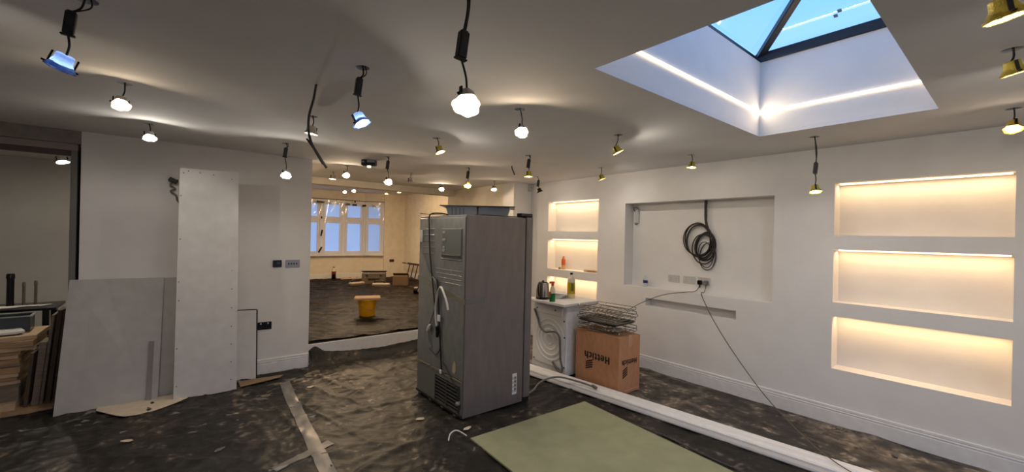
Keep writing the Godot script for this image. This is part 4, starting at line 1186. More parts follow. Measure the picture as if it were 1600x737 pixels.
func box_and_racks():
	# carton: corners on the floor (3.635,-2.671) near, (3.647,-3.282) north, (3.956,-2.618) east
	var near := Vector3(3.64, 0.006, -2.668)
	var un := Vector3(0.012, 0, -0.61)
	var ue := Vector3(0.345, 0, 0.018)
	var H := 0.60
	var turn := atan2(0.018, -0.345) + PI       # of the box's own x axis
	var t := thing("cardboard_box", "brown cardboard carton with upside-down black lettering, carrying wire racks", "box", near + (un + ue) / 2)
	var n0 := -(un + ue) / 2
	var st := begin()
	var lo := [n0, n0 + ue, n0 + ue + un, n0 + un]
	var bulge := 0.006
	var cb = mats["cardboard"]
	for i in 4:
		var a: Vector3 = lo[i]
		var b: Vector3 = lo[(i + 1) % 4]
		var out := (b - a).normalized().cross(Vector3.UP)
		var m := 6
		for u in m:
			for v in m:
				var f := func(uu, vv):
					var fu: float = float(uu) / m
					var fv: float = float(vv) / m
					return a.lerp(b, fu) + Vector3.UP * H * fv + out * bulge * sin(fu * PI) * sin(fv * PI)
				st.set_smooth_group(i + 1)
				quad(st, f.call(u, v), f.call(u + 1, v), f.call(u + 1, v + 1), f.call(u, v + 1))
	st.set_smooth_group(-1)
	quad(st, lo[3], lo[2], lo[1], lo[0])
	part("carton", st, cb, t)
	# top flaps, slightly uneven
	st = begin()
	var h := Vector3.UP * H
	var ym := Vector3.UP * 0.006
	for k in 2:
		var f0: Vector3 = lo[0] if k == 0 else lo[2]
		var f1: Vector3 = lo[1] if k == 0 else lo[3]
		var g0: Vector3 = lo[0].lerp(lo[3], 0.495 if k == 0 else 0.505)
		var g1: Vector3 = lo[1].lerp(lo[2], 0.495 if k == 0 else 0.505)
		if k == 0: quad(st, f0 + h, f1 + h, g1 + h + ym, g0 + h + ym)
		else: quad(st, g0 + h + ym, g1 + h + ym, f0 + h, f1 + h)
	part("flap", st, cb, t)
	st = begin()
	var tp: Vector3 = lo[0].lerp(lo[1], 0.5)
	bbox(st, Vector3.ZERO, Vector3(0.06, 0.12, 0.0015), 0.0, Transform3D(Basis(ue.normalized(), Vector3.UP, ue.normalized().cross(Vector3.UP)), tp + Vector3.UP * (H - 0.05) + Vector3(0, 0, 0.004)))
	bbox(st, tp.lerp(lo[3].lerp(lo[2], 0.5), 0.25) + Vector3.UP * (H + 0.0068), Vector3(0.055, 0.0015, 0.28), 0.0)
	part("parcel_tape", st, mat("parcel_tape", Color(0.72, 0.58, 0.46), 0.25), t)
	st = begin()      # crushed bottom edge
	bbox(st, lo[0].lerp(lo[1], 0.55) + Vector3(0, 0.022, 0.008), Vector3(0.26, 0.04, 0.014), 0.006)
	part("crushed_edge", st, mat("carton_torn", Color(0.66, 0.49, 0.37), 0.9), t)
	# lettering, upside down on both faces
	var font := SystemFont.new()
	font.font_names = PackedStringArray(["Droid Sans"])
	font.font_weight = 700
	var bold := FontVariation.new()
	bold.base_font = font
	bold.variation_embolden = 0.35
	var ink := mat("print_black", Color(0.05, 0.045, 0.045), 0.7)
	for k in 2:
		var a: Vector3 = lo[3] if k == 0 else lo[0]        # as the reader sees it: left end of the face
		var b: Vector3 = lo[0] if k == 0 else lo[1]
		var dx := (b - a).normalized()
		var nz := dx.cross(Vector3.UP)
		var tm := TextMesh.new()
		tm.text = "Hettich"
		tm.font = bold
		tm.font_size = 64
		tm.pixel_size = 0.00158 if k == 0 else 0.00108
		tm.depth = 0.0012
		var o := MeshInstance3D.new()
		o.mesh = tm
		o.material_override = ink
		o.name = "printed_lettering"
		t.add_child(o, true)
		var c := a.lerp(b, 0.52 if k == 0 else 0.48) + Vector3.UP * (0.335 if k == 0 else 0.335) + nz * 0.0066
		o.transform = Transform3D(Basis(-dx, Vector3.DOWN, nz), c)
		st = begin()
		for i in 4:
			var cc := a.lerp(b, 0.34 if k == 0 else 0.28) + Vector3.UP * (0.268 - i * 0.024 if k == 0 else 0.262 - i * 0.024) + nz * 0.0064
			var w := 0.10 if k == 0 else 0.075
			var dl := dx * w * 0.5
			var up := Vector3.UP * 0.0075
			var sl := Vector3.UP * 0.018
			var q := [cc - dl - up - sl, cc + dl - up + sl, cc + dl + up + sl, cc - dl + up - sl]
			quad(st, q[0], q[1], q[2], q[3])
			quad(st, q[3] - nz * 0.001, q[2] - nz * 0.001, q[1] - nz * 0.001, q[0] - nz * 0.001)
		part("printed_emblem", st, ink, t)
	# racks on top: chrome oven grids and one dark tray
	var top := near.y + H + 0.008
	var ctr := near + (un + ue) / 2
	var names := ["lowest chrome oven rack of the stack on the carton, lying askew", "second chrome oven rack from the bottom on the carton", "chrome oven rack just above the dark baking tray", "fourth chrome oven rack up in the stack on the carton", "fifth chrome oven rack up in the stack on the carton", "topmost chrome oven rack of the stack on the carton"]
	var y := top + 0.008
	for i in 6:
		var r := thing("oven_rack", names[i], "oven rack", Vector3(ctr.x + 0.01 * (i % 2) + 0.005, y, ctr.z - 0.005 - 0.012 * (i % 3)), deg_to_rad([6, -3, 2, 5, -4, 3][i]), "oven racks stacked on the carton")
		var L := 0.52; var W := 0.36
		st = begin()
		var fr := 0.0042
		for s in [-1, 1]:
			tube(st, smooth_path([Vector3(-W / 2, 0.028, s * L / 2), Vector3(-W / 2 + 0.02, 0.0, s * L / 2), Vector3(W / 2 - 0.02, 0.0, s * L / 2), Vector3(W / 2, 0.028, s * L / 2)], 5), fr)
			tube(st, [Vector3(s * W / 2, 0.028, -L / 2), Vector3(s * W / 2, 0.028, L / 2)], fr)
			tube(st, [Vector3(s * (W / 2 - 0.02), 0.0, -L / 2), Vector3(s * (W / 2 - 0.02), 0.0, L / 2)], fr)
		part("rim", st, mats["chrome"], r)
		for j in 9:
			st = begin()
			var z := lerpf(-L / 2 + 0.045, L / 2 - 0.045, j / 8.0)
			tube(st, [Vector3(-W / 2 + 0.02, 0.003, z), Vector3(W / 2 - 0.02, 0.003, z)], 0.0026, 5)
			part("cross_wire", st, mats["chrome"], r)
		for s in [-1, 1]:
			for q in [-1, 1]:
				st = begin()
				tube(st, [Vector3(s * W / 2, 0.028, q * 0.13), Vector3(s * (W / 2 - 0.02), 0.0, q * 0.13)], 0.0032, 5)
				part("upright_wire", st, mats["chrome"], r)
		y += 0.039
		if i == 1:
			var tr := thing("baking_tray", "dark enamel baking tray between the chrome oven racks on the carton", "baking tray", Vector3(ctr.x + 0.005, y + 0.004, ctr.z - 0.02), deg_to_rad(2))
			st = begin()
			var A := [Vector3(-0.16, 0, 0.23), Vector3(0.16, 0, 0.23), Vector3(0.16, 0, -0.23), Vector3(-0.16, 0, -0.23)]
			var B := [Vector3(-0.185, 0.022, 0.255), Vector3(0.185, 0.022, 0.255), Vector3(0.185, 0.022, -0.255), Vector3(-0.185, 0.022, -0.255)]
			for q in 4:
				quad(st, A[q], A[(q + 1) % 4], B[(q + 1) % 4], B[q])
				quad(st, B[q], B[(q + 1) % 4], A[(q + 1) % 4] + Vector3.UP * 0.002, A[q] + Vector3.UP * 0.002)
			quad(st, A[3], A[2], A[1], A[0])
			quad(st, A[0] + Vector3.UP * 0.002, A[1] + Vector3.UP * 0.002, A[2] + Vector3.UP * 0.002, A[3] + Vector3.UP * 0.002)
			part("pan", st, mat("enamel_dark", Color(0.075, 0.075, 0.08), 0.25), tr)
			st = begin()
			for q in 4: tube(st, [B[q], B[(q + 1) % 4]], 0.004, 6)
			part("rolled_rim", st, mat("enamel_dark", Color(0.075, 0.075, 0.08), 0.25), tr)
			y += 0.040
	st = begin()
	slab(st, PackedVector2Array([Vector2(-0.08, -0.05), Vector2(0.07, -0.06), Vector2(0.09, 0.03), Vector2(-0.05, 0.06)]), 0.006, xf(Vector3.ZERO, -86, 0, 0))
	single("plastic_bag", st, mat("bag_clear", Color(0.72, 0.72, 0.72), 0.2), "small crumpled clear bag caught in the lowest oven rack", "bag", Vector3(ctr.x - 0.02, top + 0.034, ctr.z + 0.13), 0.3)

func socket(at: Vector3, out: Vector3, black: bool, label: String, group := "") -> Node3D:
	var t := thing("wall_socket", label, "socket", at, 0.0, group)
	var x := Vector3.UP.cross(out)
	t.basis = Basis(x, Vector3.UP, out)
	var m = mats["socket_white"] if not black else mats["black_gloss"]
	var st := begin()
	bbox(st, Vector3(0, 0, 0.005), Vector3(0.147, 0.087, 0.010), 0.003)
	part("plate", st, m, t)
	for s in [-1, 1]:
		st = begin()
		bbox(st, Vector3(s * 0.036 * 1.0 + 0.018 * 0, 0.026, 0.0115), Vector3(0.014, 0.018, 0.006), 0.002)
		part("rocker", st, mats["socket_white"] if not black else mat("rocker_white", Color(0.75, 0.74, 0.72), 0.4), t)
		st = begin()
		bbox(st, Vector3(s * 0.036, 0.002, 0.0103), Vector3(0.004, 0.008, 0.001), 0.0)
		for q in [-1, 1]: bbox(st, Vector3(s * 0.036 + q * 0.011, -0.02, 0.0103), Vector3(0.007, 0.004, 0.001), 0.0)
		part("pin_holes", st, mats["cable_black"], t)
	return t

func media_niche():
	var xb := 4.89
	socket(Vector3(xb, 1.162, -2.784), Vector3(-1, 0, 0), false, "white double socket in the cable recess, left of three", "sockets in the cable recess")
	socket(Vector3(xb, 1.164, -2.583), Vector3(-1, 0, 0), false, "white double socket in the cable recess, middle of three", "sockets in the cable recess")
	socket(Vector3(xb, 1.166, -2.40), Vector3(-1, 0, 0), false, "white double socket with two plugs in it, right of three", "sockets in the cable recess")
	for k in 2:
		var z := -2.436 if k == 0 else -2.364
		var m = mats["black_gloss"] if k == 0 else mats["cable_grey"]
		var t := thing("mains_plug", "black mains plug in the right-hand socket of the recess" if k == 0 else "pale grey mains plug beside the black one", "plug", Vector3(xb - 0.011, 1.148, z))
		var st := begin()
		bbox(st, Vector3(-0.022, 0, 0), Vector3(0.042, 0.055, 0.052), 0.01)
		part("body", st, m, t)
		st = begin()
		lathe(st, [[0.007, -0.05], [0.009, -0.02], [0.009, 0.0], [0.0, 0.0]], 10, xf(Vector3(-0.022, -0.01, 0)))
		part("cable_grip", st, m, t)
	var st := begin()
	tube(st, smooth_path([Vector3(4.857, 1.11, -2.436), Vector3(4.80, 1.045, -2.46), Vector3(4.69, 1.036, -2.52), Vector3(4.56, 0.99, -2.72), Vector3(4.40, 0.90, -2.88), Vector3(4.22, 0.80, -2.98), Vector3(4.06, 0.71, -3.05), Vector3(3.98, 0.64, -3.10)]), 0.0045)
	single("power_cable", st, mat("cable_taupe", Color(0.33, 0.29, 0.24), 0.5), "thin brown cable sagging from the black plug down to the oven racks", "cable")
	st = begin()
	tube(st, smooth_path([Vector3(4.857, 1.10, -2.364), Vector3(4.80, 1.045, -2.355), Vector3(4.69, 1.03, -2.33), Vector3(4.55, 0.80, -2.13), Vector3(4.36, 0.54, -1.83), Vector3(4.10, 0.28, -1.44), Vector3(3.88, 0.12, -1.08), Vector3(3.74, 0.075, -0.86), Vector3(3.64, 0.072, -0.70)]), 0.0045)
	single("power_cable", st, mat("cable_taupe", Color(0.33, 0.29, 0.24), 0.5), "thin brown cable slanting from the grey plug down the wall to the floor", "cable")
	# coil of wires
	var c := thing("cable_coil", "coiled bunch of black and brown wires hanging in the recess", "cable", Vector3(4.84, 2.117, -2.377))
	var o := -c.position
	var dk := mat("coil_black", Color(0.09, 0.08, 0.075), 0.5)
	var br := mat("coil_brown", Color(0.22, 0.13, 0.08), 0.5)
	for i in 5:
		st = begin()
		var j := i * 0.006
		tube(st, smooth_path([Vector3(4.84, 2.12, -2.385 + j), Vector3(4.85, 2.0, -2.392 + j), Vector3(4.855, 1.86, -2.385 + j * 0.8), Vector3(4.855, 1.72, -2.345 + j)]).map(func(v): return v + o), 0.0055)
		part("hanging_wire", st, br if i % 2 else dk, c)
	var rings := [[1.655, -2.47, 0.165, 0.20, 10], [1.648, -2.465, 0.15, 0.185, -6], [1.66, -2.475, 0.175, 0.19, 4], [1.64, -2.46, 0.14, 0.19, 0], [1.575, -2.385, 0.10, 0.155, -12], [1.58, -2.38, 0.115, 0.165, -8], [1.585, -2.39, 0.092, 0.15, -16], [1.57, -2.385, 0.12, 0.16, -3], [1.545, -2.40, 0.135, 0.175, 6], [1.48, -2.37, 0.085, 0.15, 8], [1.46, -2.355, 0.095, 0.16, -4]]
	for i in rings.size():
		var r = rings[i]
		st = begin()
		var pts := []
		for k in 33:
			var a := TAU * k / 32.0 + 0.3 * i
			var p := Vector2(cos(a) * r[2], sin(a) * r[3]).rotated(deg_to_rad(r[4]))
			pts.append(o + Vector3(4.868 - 0.006 * (i % 5) - 0.004 * sin(a * 2.0), r[0] + p.y, r[1] + p.x))
		tube(st, pts, 0.0075 if i < 9 else 0.005)
		part("loop", st, br if i == 2 or i == 8 else dk, c)
	# small white unit high in the corner of the recess
	var w := thing("junction_unit", "small white unit with a bent black wire high in the recess corner", "junction box", Vector3(xb, 1.955, -3.335))
	st = begin()
	bbox(st, Vector3(-0.012, 0, 0), Vector3(0.024, 0.19, 0.07), 0.006)
	part("case", st, mats["socket_white"], w)
	st = begin()
	tube(st, smooth_path([Vector3(-0.02, 0.06, -0.02), Vector3(-0.05, 0.10, -0.03), Vector3(-0.045, 0.12, 0.0), Vector3(-0.02, 0.10, 0.025), Vector3(-0.02, 0.06, 0.03)]), 0.004)
	tube(st, smooth_path([Vector3(-0.02, -0.09, -0.02), Vector3(-0.04, -0.115, 0.0), Vector3(-0.02, -0.10, 0.03)]), 0.004)
	part("wire", st, mats["cable_black"], w)
	# water bottle on the ledge
	var b := thing("water_bottle", "small clear water bottle with a blue label on the recess ledge", "bottle", Vector3(4.80, 1.032, -3.13))
	st = begin()
	lathe(st, [[0.0, 0.0], [0.028, 0.0], [0.031, 0.006], [0.029, 0.04], [0.031, 0.05], [0.030, 0.095], [0.022, 0.115], [0.012, 0.13], [0.012, 0.14], [0.0, 0.14]], 16)
	part("body", st, mat("pet_clear", Color(0.75, 0.77, 0.80), 0.12), b)
	st = begin()
	lathe(st, [[0.0318, 0.045], [0.0318, 0.082]], 16)
	part("label_sticker", st, mat("label_blue", Color(0.10, 0.16, 0.36), 0.4), b)
	st = begin()
	lathe(st, [[0.014, 0.138], [0.014, 0.152], [0.0, 0.154]], 12)
	part("cap", st, mats["label_white"], b)
	# things in the niche beside the fridge
	var ob := thing("orange_bottle", "small bottle with an orange label in the middle niche beside the fridge", "bottle", Vector3(4.79, 1.143, -4.60))
	st = begin()
	lathe(st, [[0.0, 0.0], [0.030, 0.0], [0.033, 0.01], [0.032, 0.07], [0.0, 0.07]], 14)
	part("foot", st, mat("bottle_peach", Color(0.80, 0.62, 0.46), 0.3), ob)
	st = begin()
	lathe(st, [[0.0, 0.07], [0.033, 0.07], [0.033, 0.15], [0.024, 0.165], [0.018, 0.175], [0.0, 0.175]], 14)
	part("label_sticker", st, mat("label_orange", Color(0.75, 0.33, 0.10), 0.4), ob)
	st = begin()
	lathe(st, [[0.018, 0.175], [0.019, 0.205], [0.0, 0.208]], 12)
	part("cap", st, mat("bottle_peach", Color(0.80, 0.62, 0.46), 0.3), ob)
	st = begin()
	lathe(st, [[0.0, 0.0], [0.022, 0.0], [0.024, 0.02], [0.015, 0.032], [0.0, 0.034]], 12, Transform3D.IDENTITY, 0.08, 3.0)
	single("small_jar", st, mat("jar_beige", Color(0.62, 0.50, 0.36), 0.4), "tiny beige pot left of the orange-labelled bottle in the niche", "pot", Vector3(4.79, 1.143, -4.68))
	var bx := thing("flat_box", "flat pale box lying at the right end of the middle niche beside the fridge", "box", Vector3(4.79, 1.143, -4.02), deg_to_rad(4))
	st = begin()
	bbox(st, Vector3(0, 0.018, 0), Vector3(0.09, 0.034, 0.24), 0.003)
	part("carton", st, mat("box_pale", Color(0.74, 0.65, 0.55), 0.6), bx)
	st = begin()
	bbox(st, Vector3(-0.0455, 0.018, 0.02), Vector3(0.001, 0.02, 0.15), 0.0)
	part("print_band", st, mat("print_tan", Color(0.56, 0.44, 0.33), 0.6), bx)
	# alarm box in the corner
	var al := thing("alarm_sensor", "small white sensor box high on the return wall", "sensor", Vector3(4.655, 2.465, -5.30))
	st = begin()
	bbox(st, Vector3(0, 0, 0.02), Vector3(0.075, 0.12, 0.04), 0.008)
	part("case", st, mats["socket_white"], al)
	st = begin()
	lathe(st, [[0.009, 0.0], [0.008, 0.004], [0.0, 0.005]], 12, Transform3D(along(Vector3(0, 0, 1)), Vector3(0, 0.01, 0.04)))
	part("lens", st, mats["cable_grey"], al)

func leaning(called: String, label: String, cat: String, m: Material, bl: Vector3, br: Vector3, tl: Vector3, tr: Vector3, th: float, group := "") -> MeshInstance3D:
	# a board through four corners of its front face, th thick behind it
	var st := begin()
	var c := (bl + br) / 2
	var n := (br - bl).cross(tl - bl).normalized()
	var A := [bl - c, br - c, tr - c, tl - c]
	var B := []
	for p in A: B.append(p - n * th)
	quad(st, A[0], A[1], A[2], A[3])
	quad(st, B[3], B[2], B[1], B[0])
	for i in 4: quad(st, A[(i + 1) % 4], A[i], B[i], B[(i + 1) % 4])
	return single(called, st, m, label, cat, c, 0.0, group)

func left_boards():
	var pb = mats["plasterboard"]
	leaning("plasterboard_sheet", "grey plasterboard offcut behind the wide one, its right edge showing", "board", pb, Vector3(-0.60, 0.008, -5.30), Vector3(0.045, 0.008, -5.30), Vector3(-0.60, 1.15, -5.50), Vector3(0.045, 1.15, -5.50), 0.0125, "boards leaning on the partition")
	leaning("plasterboard_sheet", "wide grey plasterboard sheet leaning on the partition at the left", "board", pb, Vector3(-0.775, 0.008, -5.262), Vector3(-0.087, 0.008, -5.195), Vector3(-0.72, 1.164, -5.468), Vector3(-0.06, 1.158, -5.458), 0.0125, "boards leaning on the partition")
	leaning("plasterboard_strip", "narrow short grey strip standing against the wide plasterboard sheet", "board", mat("strip_grey", Color(0.52, 0.50, 0.485), 0.9), Vector3(-0.168, 0.008, -5.178), Vector3(-0.135, 0.008, -5.176), Vector3(-0.158, 0.56, -5.308), Vector3(-0.123, 0.56, -5.305), 0.0125, "boards leaning on the partition")
	# tall board with screws
	var bl := Vector3(0.03, 0.012, -5.08); var br := Vector3(0.535, 0.012, -5.10)
	var tl := Vector3(0.043, 2.240, -5.20); var tr := Vector3(0.524, 2.253, -5.20)
	var tb := leaning("tall_board", "tall narrow white board dotted with screws leaning on the partition", "board", mats["white_board"], bl, br, tl, tr, 0.018, "boards leaning on the partition")
	var c := (bl + br) / 2
	var n := (br - bl).cross(tl - bl).normalized()
	for s in [[0.06, 0.98], [0.14, 0.99], [0.33, 0.985], [0.56, 0.98], [0.88, 0.965], [0.9, 0.88], [0.9, 0.80], [0.9, 0.715], [0.9, 0.63], [0.9, 0.545], [0.9, 0.46], [0.9, 0.375], [0.9, 0.29], [0.9, 0.21], [0.9, 0.13], [0.9, 0.05], [0.03, 0.88], [0.035, 0.69], [0.03, 0.505], [0.04, 0.425], [0.27, 0.41], [0.03, 0.22], [0.04, 0.06]]:
		var st := begin()
		var p: Vector3 = bl.lerp(br, s[0]).lerp(tl.lerp(tr, s[0]), s[1]) - c
		lathe(st, [[0.0055, 0.0], [0.005, 0.001], [0.0, 0.0014]], 8, Transform3D(along(n), p))
		part("screw", st, mat("screw_dark", Color(0.16, 0.15, 0.14), 0.5, 0.4), tb)
	var sb := leaning("small_board", "low white board with black edges beside the black socket", "board", mats["white_board"], Vector3(0.46, 0.008, -5.352), Vector3(0.742, 0.008, -5.347), Vector3(0.46, 0.765, -5.478), Vector3(0.752, 0.752, -5.478), 0.018, "boards leaning on the partition")
	var st := begin()
	var sc := (Vector3(0.46, 0.008, -5.352) + Vector3(0.742, 0.008, -5.347)) / 2
	tube(st, [Vector3(0.745, 0.008, -5.352) - sc, Vector3(0.755, 0.753, -5.483) - sc], 0.009, 4)
	tube(st, [Vector3(0.46, 0.768, -5.483) - sc, Vector3(0.755, 0.755, -5.483) - sc], 0.007, 4)
	part("edge_strip", st, mats["cable_black"], sb)
	# card on the floor under the boards
	st = begin()
	st.set_smooth_group(1)
	var outl := [Vector2(-0.50, -5.15), Vector2(-0.36, -4.93), Vector2(-0.30, -4.86), Vector2(-0.22, -4.84), Vector2(-0.11, -4.86), Vector2(0.05, -4.97), Vector2(0.14, -5.06), Vector2(0.14, -5.24), Vector2(-0.50, -5.24)]
	slab(st, PackedVector2Array(outl.map(func(v): return Vector2(v.x, -v.y))), 0.004, Transform3D(Basis(Vector3(1, 0, 0), -PI / 2), Vector3(0, 0.03, 0)))
	single("card_scrap", st, mats["paper_tan"], "cream card offcut sticking out under the leaning boards", "card")
	st = begin()
	slab(st, PackedVector2Array([Vector2(0.57, 5.11), Vector2(0.95, 5.20), Vector2(1.0, 5.28), Vector2(0.70, 5.31), Vector2(0.57, 5.31)]), 0.004, Transform3D(Basis(Vector3(1, 0, 0), -PI / 2), Vector3(0, 0.026, 0)))
	single("card_scrap", st, mat("card_brown", Color(0.46, 0.38, 0.30), 0.9), "brown card offcut on the floor before the low black-edged board", "card")
	# fittings on the partition
	var th := thing("thermostat", "small black thermostat on the partition beside the light switch", "thermostat", Vector3(0.953, 1.268, -5.52))
	st = begin()
	bbox(st, Vector3(0, 0, 0.009), Vector3(0.092, 0.080, 0.018), 0.005)
	part("case", st, mats["black_gloss"], th)
	st = begin()
	bbox(st, Vector3(0.012, 0.006, 0.0185), Vector3(0.042, 0.026, 0.001), 0.0)
	part("display", st, mat("display_grey", Color(0.22, 0.24, 0.25), 0.3), th)
	var sw := thing("light_switch", "wide brushed steel light switch plate on the partition", "switch", Vector3(1.116, 1.264, -5.52))
	st = begin()
	bbox(st, Vector3(0, 0, 0.004), Vector3(0.155, 0.090, 0.008), 0.003)
	part("plate", st, mat("brushed_plate", Color(0.60, 0.60, 0.61), 0.35, 0.5), sw)
	for i in 4:
		st = begin()
		bbox(st, Vector3(-0.042 + i * 0.028, 0.0, 0.010), Vector3(0.013, 0.022, 0.008), 0.003)
		part("rocker", st, mat("rocker_dark", Color(0.20, 0.20, 0.21), 0.4, 0.4), sw)
	socket(Vector3(0.835, 0.556, -5.52), Vector3(0, 0, 1), true, "black double socket low on the partition with white rockers")
	# wire hank behind the tall board
	var hk := thing("wire_hank", "black wire hank coming out of the partition behind the tall board", "cable", Vector3(0.0, 2.13, -5.52))
	st = begin()
	tube(st, smooth_path([Vector3(0.03, 0.02, 0.0), Vector3(0.0, 0.0, 0.03), Vector3(-0.03, -0.04, 0.03), Vector3(0.01, -0.07, 0.03), Vector3(-0.025, -0.10, 0.03), Vector3(0.02, -0.14, 0.03), Vector3(0.03, -0.19, 0.02), Vector3(0.06, -0.22, 0.02)]), 0.008)
	part("wire", st, mats["cable_grey"], hk)
	st = begin()
	bbox(st, Vector3(-0.01, 0.005, 0.03), Vector3(0.075, 0.045, 0.03), 0.006, xf(Vector3.ZERO, 0, 0, -28))
	part("connector", st, mats["cable_black"], hk)

func left_room():
	# sheet goods on edge in the opening, seen end on, leaning east
	var br = mats["mdf_brown"]
	var gr = mats["timber_grey"]
	var data := [[-0.995, 0.022, 0.47, 0.035, "shortest brown board standing on edge in the left opening", br], [-0.938, 0.045, 0.56, 0.045, "pale-edged timber standing on edge, second from the left in the opening", gr],
		[-0.902, 0.02, 0.80, 0.066, "tall pale board on edge in the left opening", gr], [-0.862, 0.03, 0.84, 0.07, "tall dark board on edge between the pale board and the plasterboard", br], [-0.822, 0.022, 0.85, 0.06, "tall dark board on edge nearest the wide plasterboard sheet", br]]
	for d in data:
		var st := begin()
		var w: float = d[1]; var h: float = d[2]; var ln: float = d[3]
		slab(st, PackedVector2Array([Vector2(-w / 2, 0), Vector2(w / 2, 0), Vector2(w / 2 + ln, h), Vector2(-w / 2 + ln, h)]), 0.22)
		single("stood_board", st, d[5], d[4], "board", Vector3(d[0], 0.036, -5.71), 0.0, "boards standing on edge in the left opening")
	# heap: planks at the bottom, offcuts above
	var rng := RandomNumberGenerator.new()
	rng.seed = 77
	var place := ["at the very bottom", "second from the bottom", "third from the bottom", "fourth from the bottom", "fifth from the bottom", "sixth from the bottom", "seventh from the bottom", "eighth from the bottom", "ninth from the bottom", "tenth from the bottom", "eleventh from the bottom", "twelfth from the bottom", "thirteenth from the bottom", "at the very top"]
	var y := 0.002
	var k3 := [mats["timber"], mats["timber_pale"]]
	for i in 14:
		var th: float = [0.03, 0.065, 0.12][i] if i < 3 else rng.randf_range(0.026, 0.056)
		var w := 1.9 if i > 0 else 2.1
		var d := 0.5
		var st := begin()
		var poly := PackedVector2Array()
		var n := 9
		for q in n: poly.append(Vector2(lerpf(-w / 2, w / 2, q / (n - 1.0)), -d / 2 + (rng.randf_range(-0.02, 0.03) if i > 2 else 0.0)))
		for q in n: poly.append(Vector2(lerpf(w / 2, -w / 2, q / (n - 1.0)), d / 2 + (rng.randf_range(-0.03, 0.02) if i > 2 else 0.0)))
		slab(st, poly, th, Transform3D(Basis(Vector3(1, 0, 0), -PI / 2), Vector3(0, th / 2, 0)))
		var m = k3[i % 2] if i != 2 else mats["timber_grey"]
		var z: float = [-5.74, -5.80, -5.83][i] if i < 3 else -5.88 - rng.randf_range(0.0, 0.06) - 0.006 * i
		var px: float = [-1.86, -1.99, -1.99][i] if i < 3 else (-1.99 + rng.randf_range(-0.03, 0.0) if y < 0.5 else -1.87 + rng.randf_range(-0.05, 0.0))
		var o := single("timber_plank", st, m, ("pale timber plank in the heap through the left opening, %s" if i != 2 else "thick grey plank in the heap through the left opening, %s") % place[i], "plank", Vector3(px, y, z), deg_to_rad(rng.randf_range(-1.2, 1.2)), "timber heap through the left opening")
		y += th + 0.003
	# on top of the heap: trays and a dark worktop behind
	var st := begin()
	bbox(st, Vector3(0, 0.02, 0), Vector3(1.5, 0.04, 0.5), 0.005)
	var tb := thing("trestle_table", "dark table behind the timber heap in the left room", "table", Vector3(-1.75, 0, -6.75))
	st = begin()
	bbox(st, Vector3(0, 0.775, 0), Vector3(1.6, 0.03, 0.5), 0.004)
	part("table_top", st, mat("table_dark", Color(0.12, 0.13, 0.13), 0.3), tb)
	for s in [-1, 1]:
		for q in [-1, 1]:
			st = begin()
			bbox(st, Vector3(s * 0.72, 0.38, q * 0.2), Vector3(0.05, 0.76, 0.05), 0.004)
			part("leg", st, mat("table_dark", Color(0.12, 0.13, 0.13), 0.3), tb)
	var ytop := y
	var gt := thing("plastic_crate", "grey translucent plastic tub on the timber heap at the left edge", "tub", Vector3(-1.33, ytop, -6.08), 0.05)
	st = begin()
	for s in [-1, 1]:
		bbox(st, Vector3(0, 0.07, s * 0.12), Vector3(0.56, 0.14, 0.008), 0.003)
		bbox(st, Vector3(s * 0.28, 0.07, 0), Vector3(0.008, 0.14, 0.24), 0.003)
	bbox(st, Vector3(0, 0.004, 0), Vector3(0.56, 0.008, 0.24), 0.002)
	part("tub", st, mat("tub_grey", Color(0.30, 0.32, 0.33), 0.25), gt)
	st = begin()
	for s in [-1, 1]: bbox(st, Vector3(0, 0.143, s * 0.125), Vector3(0.6, 0.012, 0.024), 0.004)
	for s in [-1, 1]: bbox(st, Vector3(s * 0.288, 0.143, 0), Vector3(0.024, 0.012, 0.25), 0.004)
	part("rim", st, mat("rim_pale", Color(0.56, 0.58, 0.58), 0.3), gt)
	st = begin()
	slab(st, PackedVector2Array([Vector2(-0.35, -0.07), Vector2(0.12, -0.075), Vector2(0.17, -0.04), Vector2(0.13, 0.06), Vector2(-0.35, 0.07)]), 0.02, xf(Vector3.ZERO, -84, 0, 0))
	single("white_tray", st, mats["upvc"], "white plastic lid lying in front of the grey tub at the left edge", "lid", Vector3(-1.22, ytop + 0.028, -5.875), 0.04)
	st = begin()
	slab(st, PackedVector2Array([Vector2(-0.5, -0.06), Vector2(0.02, -0.05), Vector2(0.12, 0.0), Vector2(0.22, -0.03), Vector2(0.3, 0.03), Vector2(-0.5, 0.08)]), 0.006, xf(Vector3.ZERO, -86, 0, 0))
	single("paper_sheet", st, mats["white_board"], "crumpled white sheet lying on the dark table in the left room", "paper", Vector3(-1.30, 0.80, -6.62), 0.05)
	for d in [[-1.285, 0.028, 1.14, mats["black_gloss"], "black post standing on the table at the left edge", 2.0], [-1.19, 0.012, 1.045, mats["timber_grey"], "left of two thin rods standing behind the heap in the left room", 0.0], [-1.105, 0.012, 1.06, mats["timber_grey"], "right of two thin rods standing behind the heap in the left room", 0.0]]:
		st = begin()
		var hh: float = d[2] - 0.791
		lathe(st, [[0.0, 0.0], [d[1], 0.0], [d[1], hh - 0.05], [d[1] * 1.15, hh - 0.05], [d[1] * 1.15, hh - 0.02], [d[1], hh], [0.0, hh]], 12)
		single("standing_rod" if d[1] < 0.02 else "standing_post", st, d[3], d[4], "rod" if d[1] < 0.02 else "post", Vector3(d[0] - 0.03, 0.791, -6.72), 0.0)

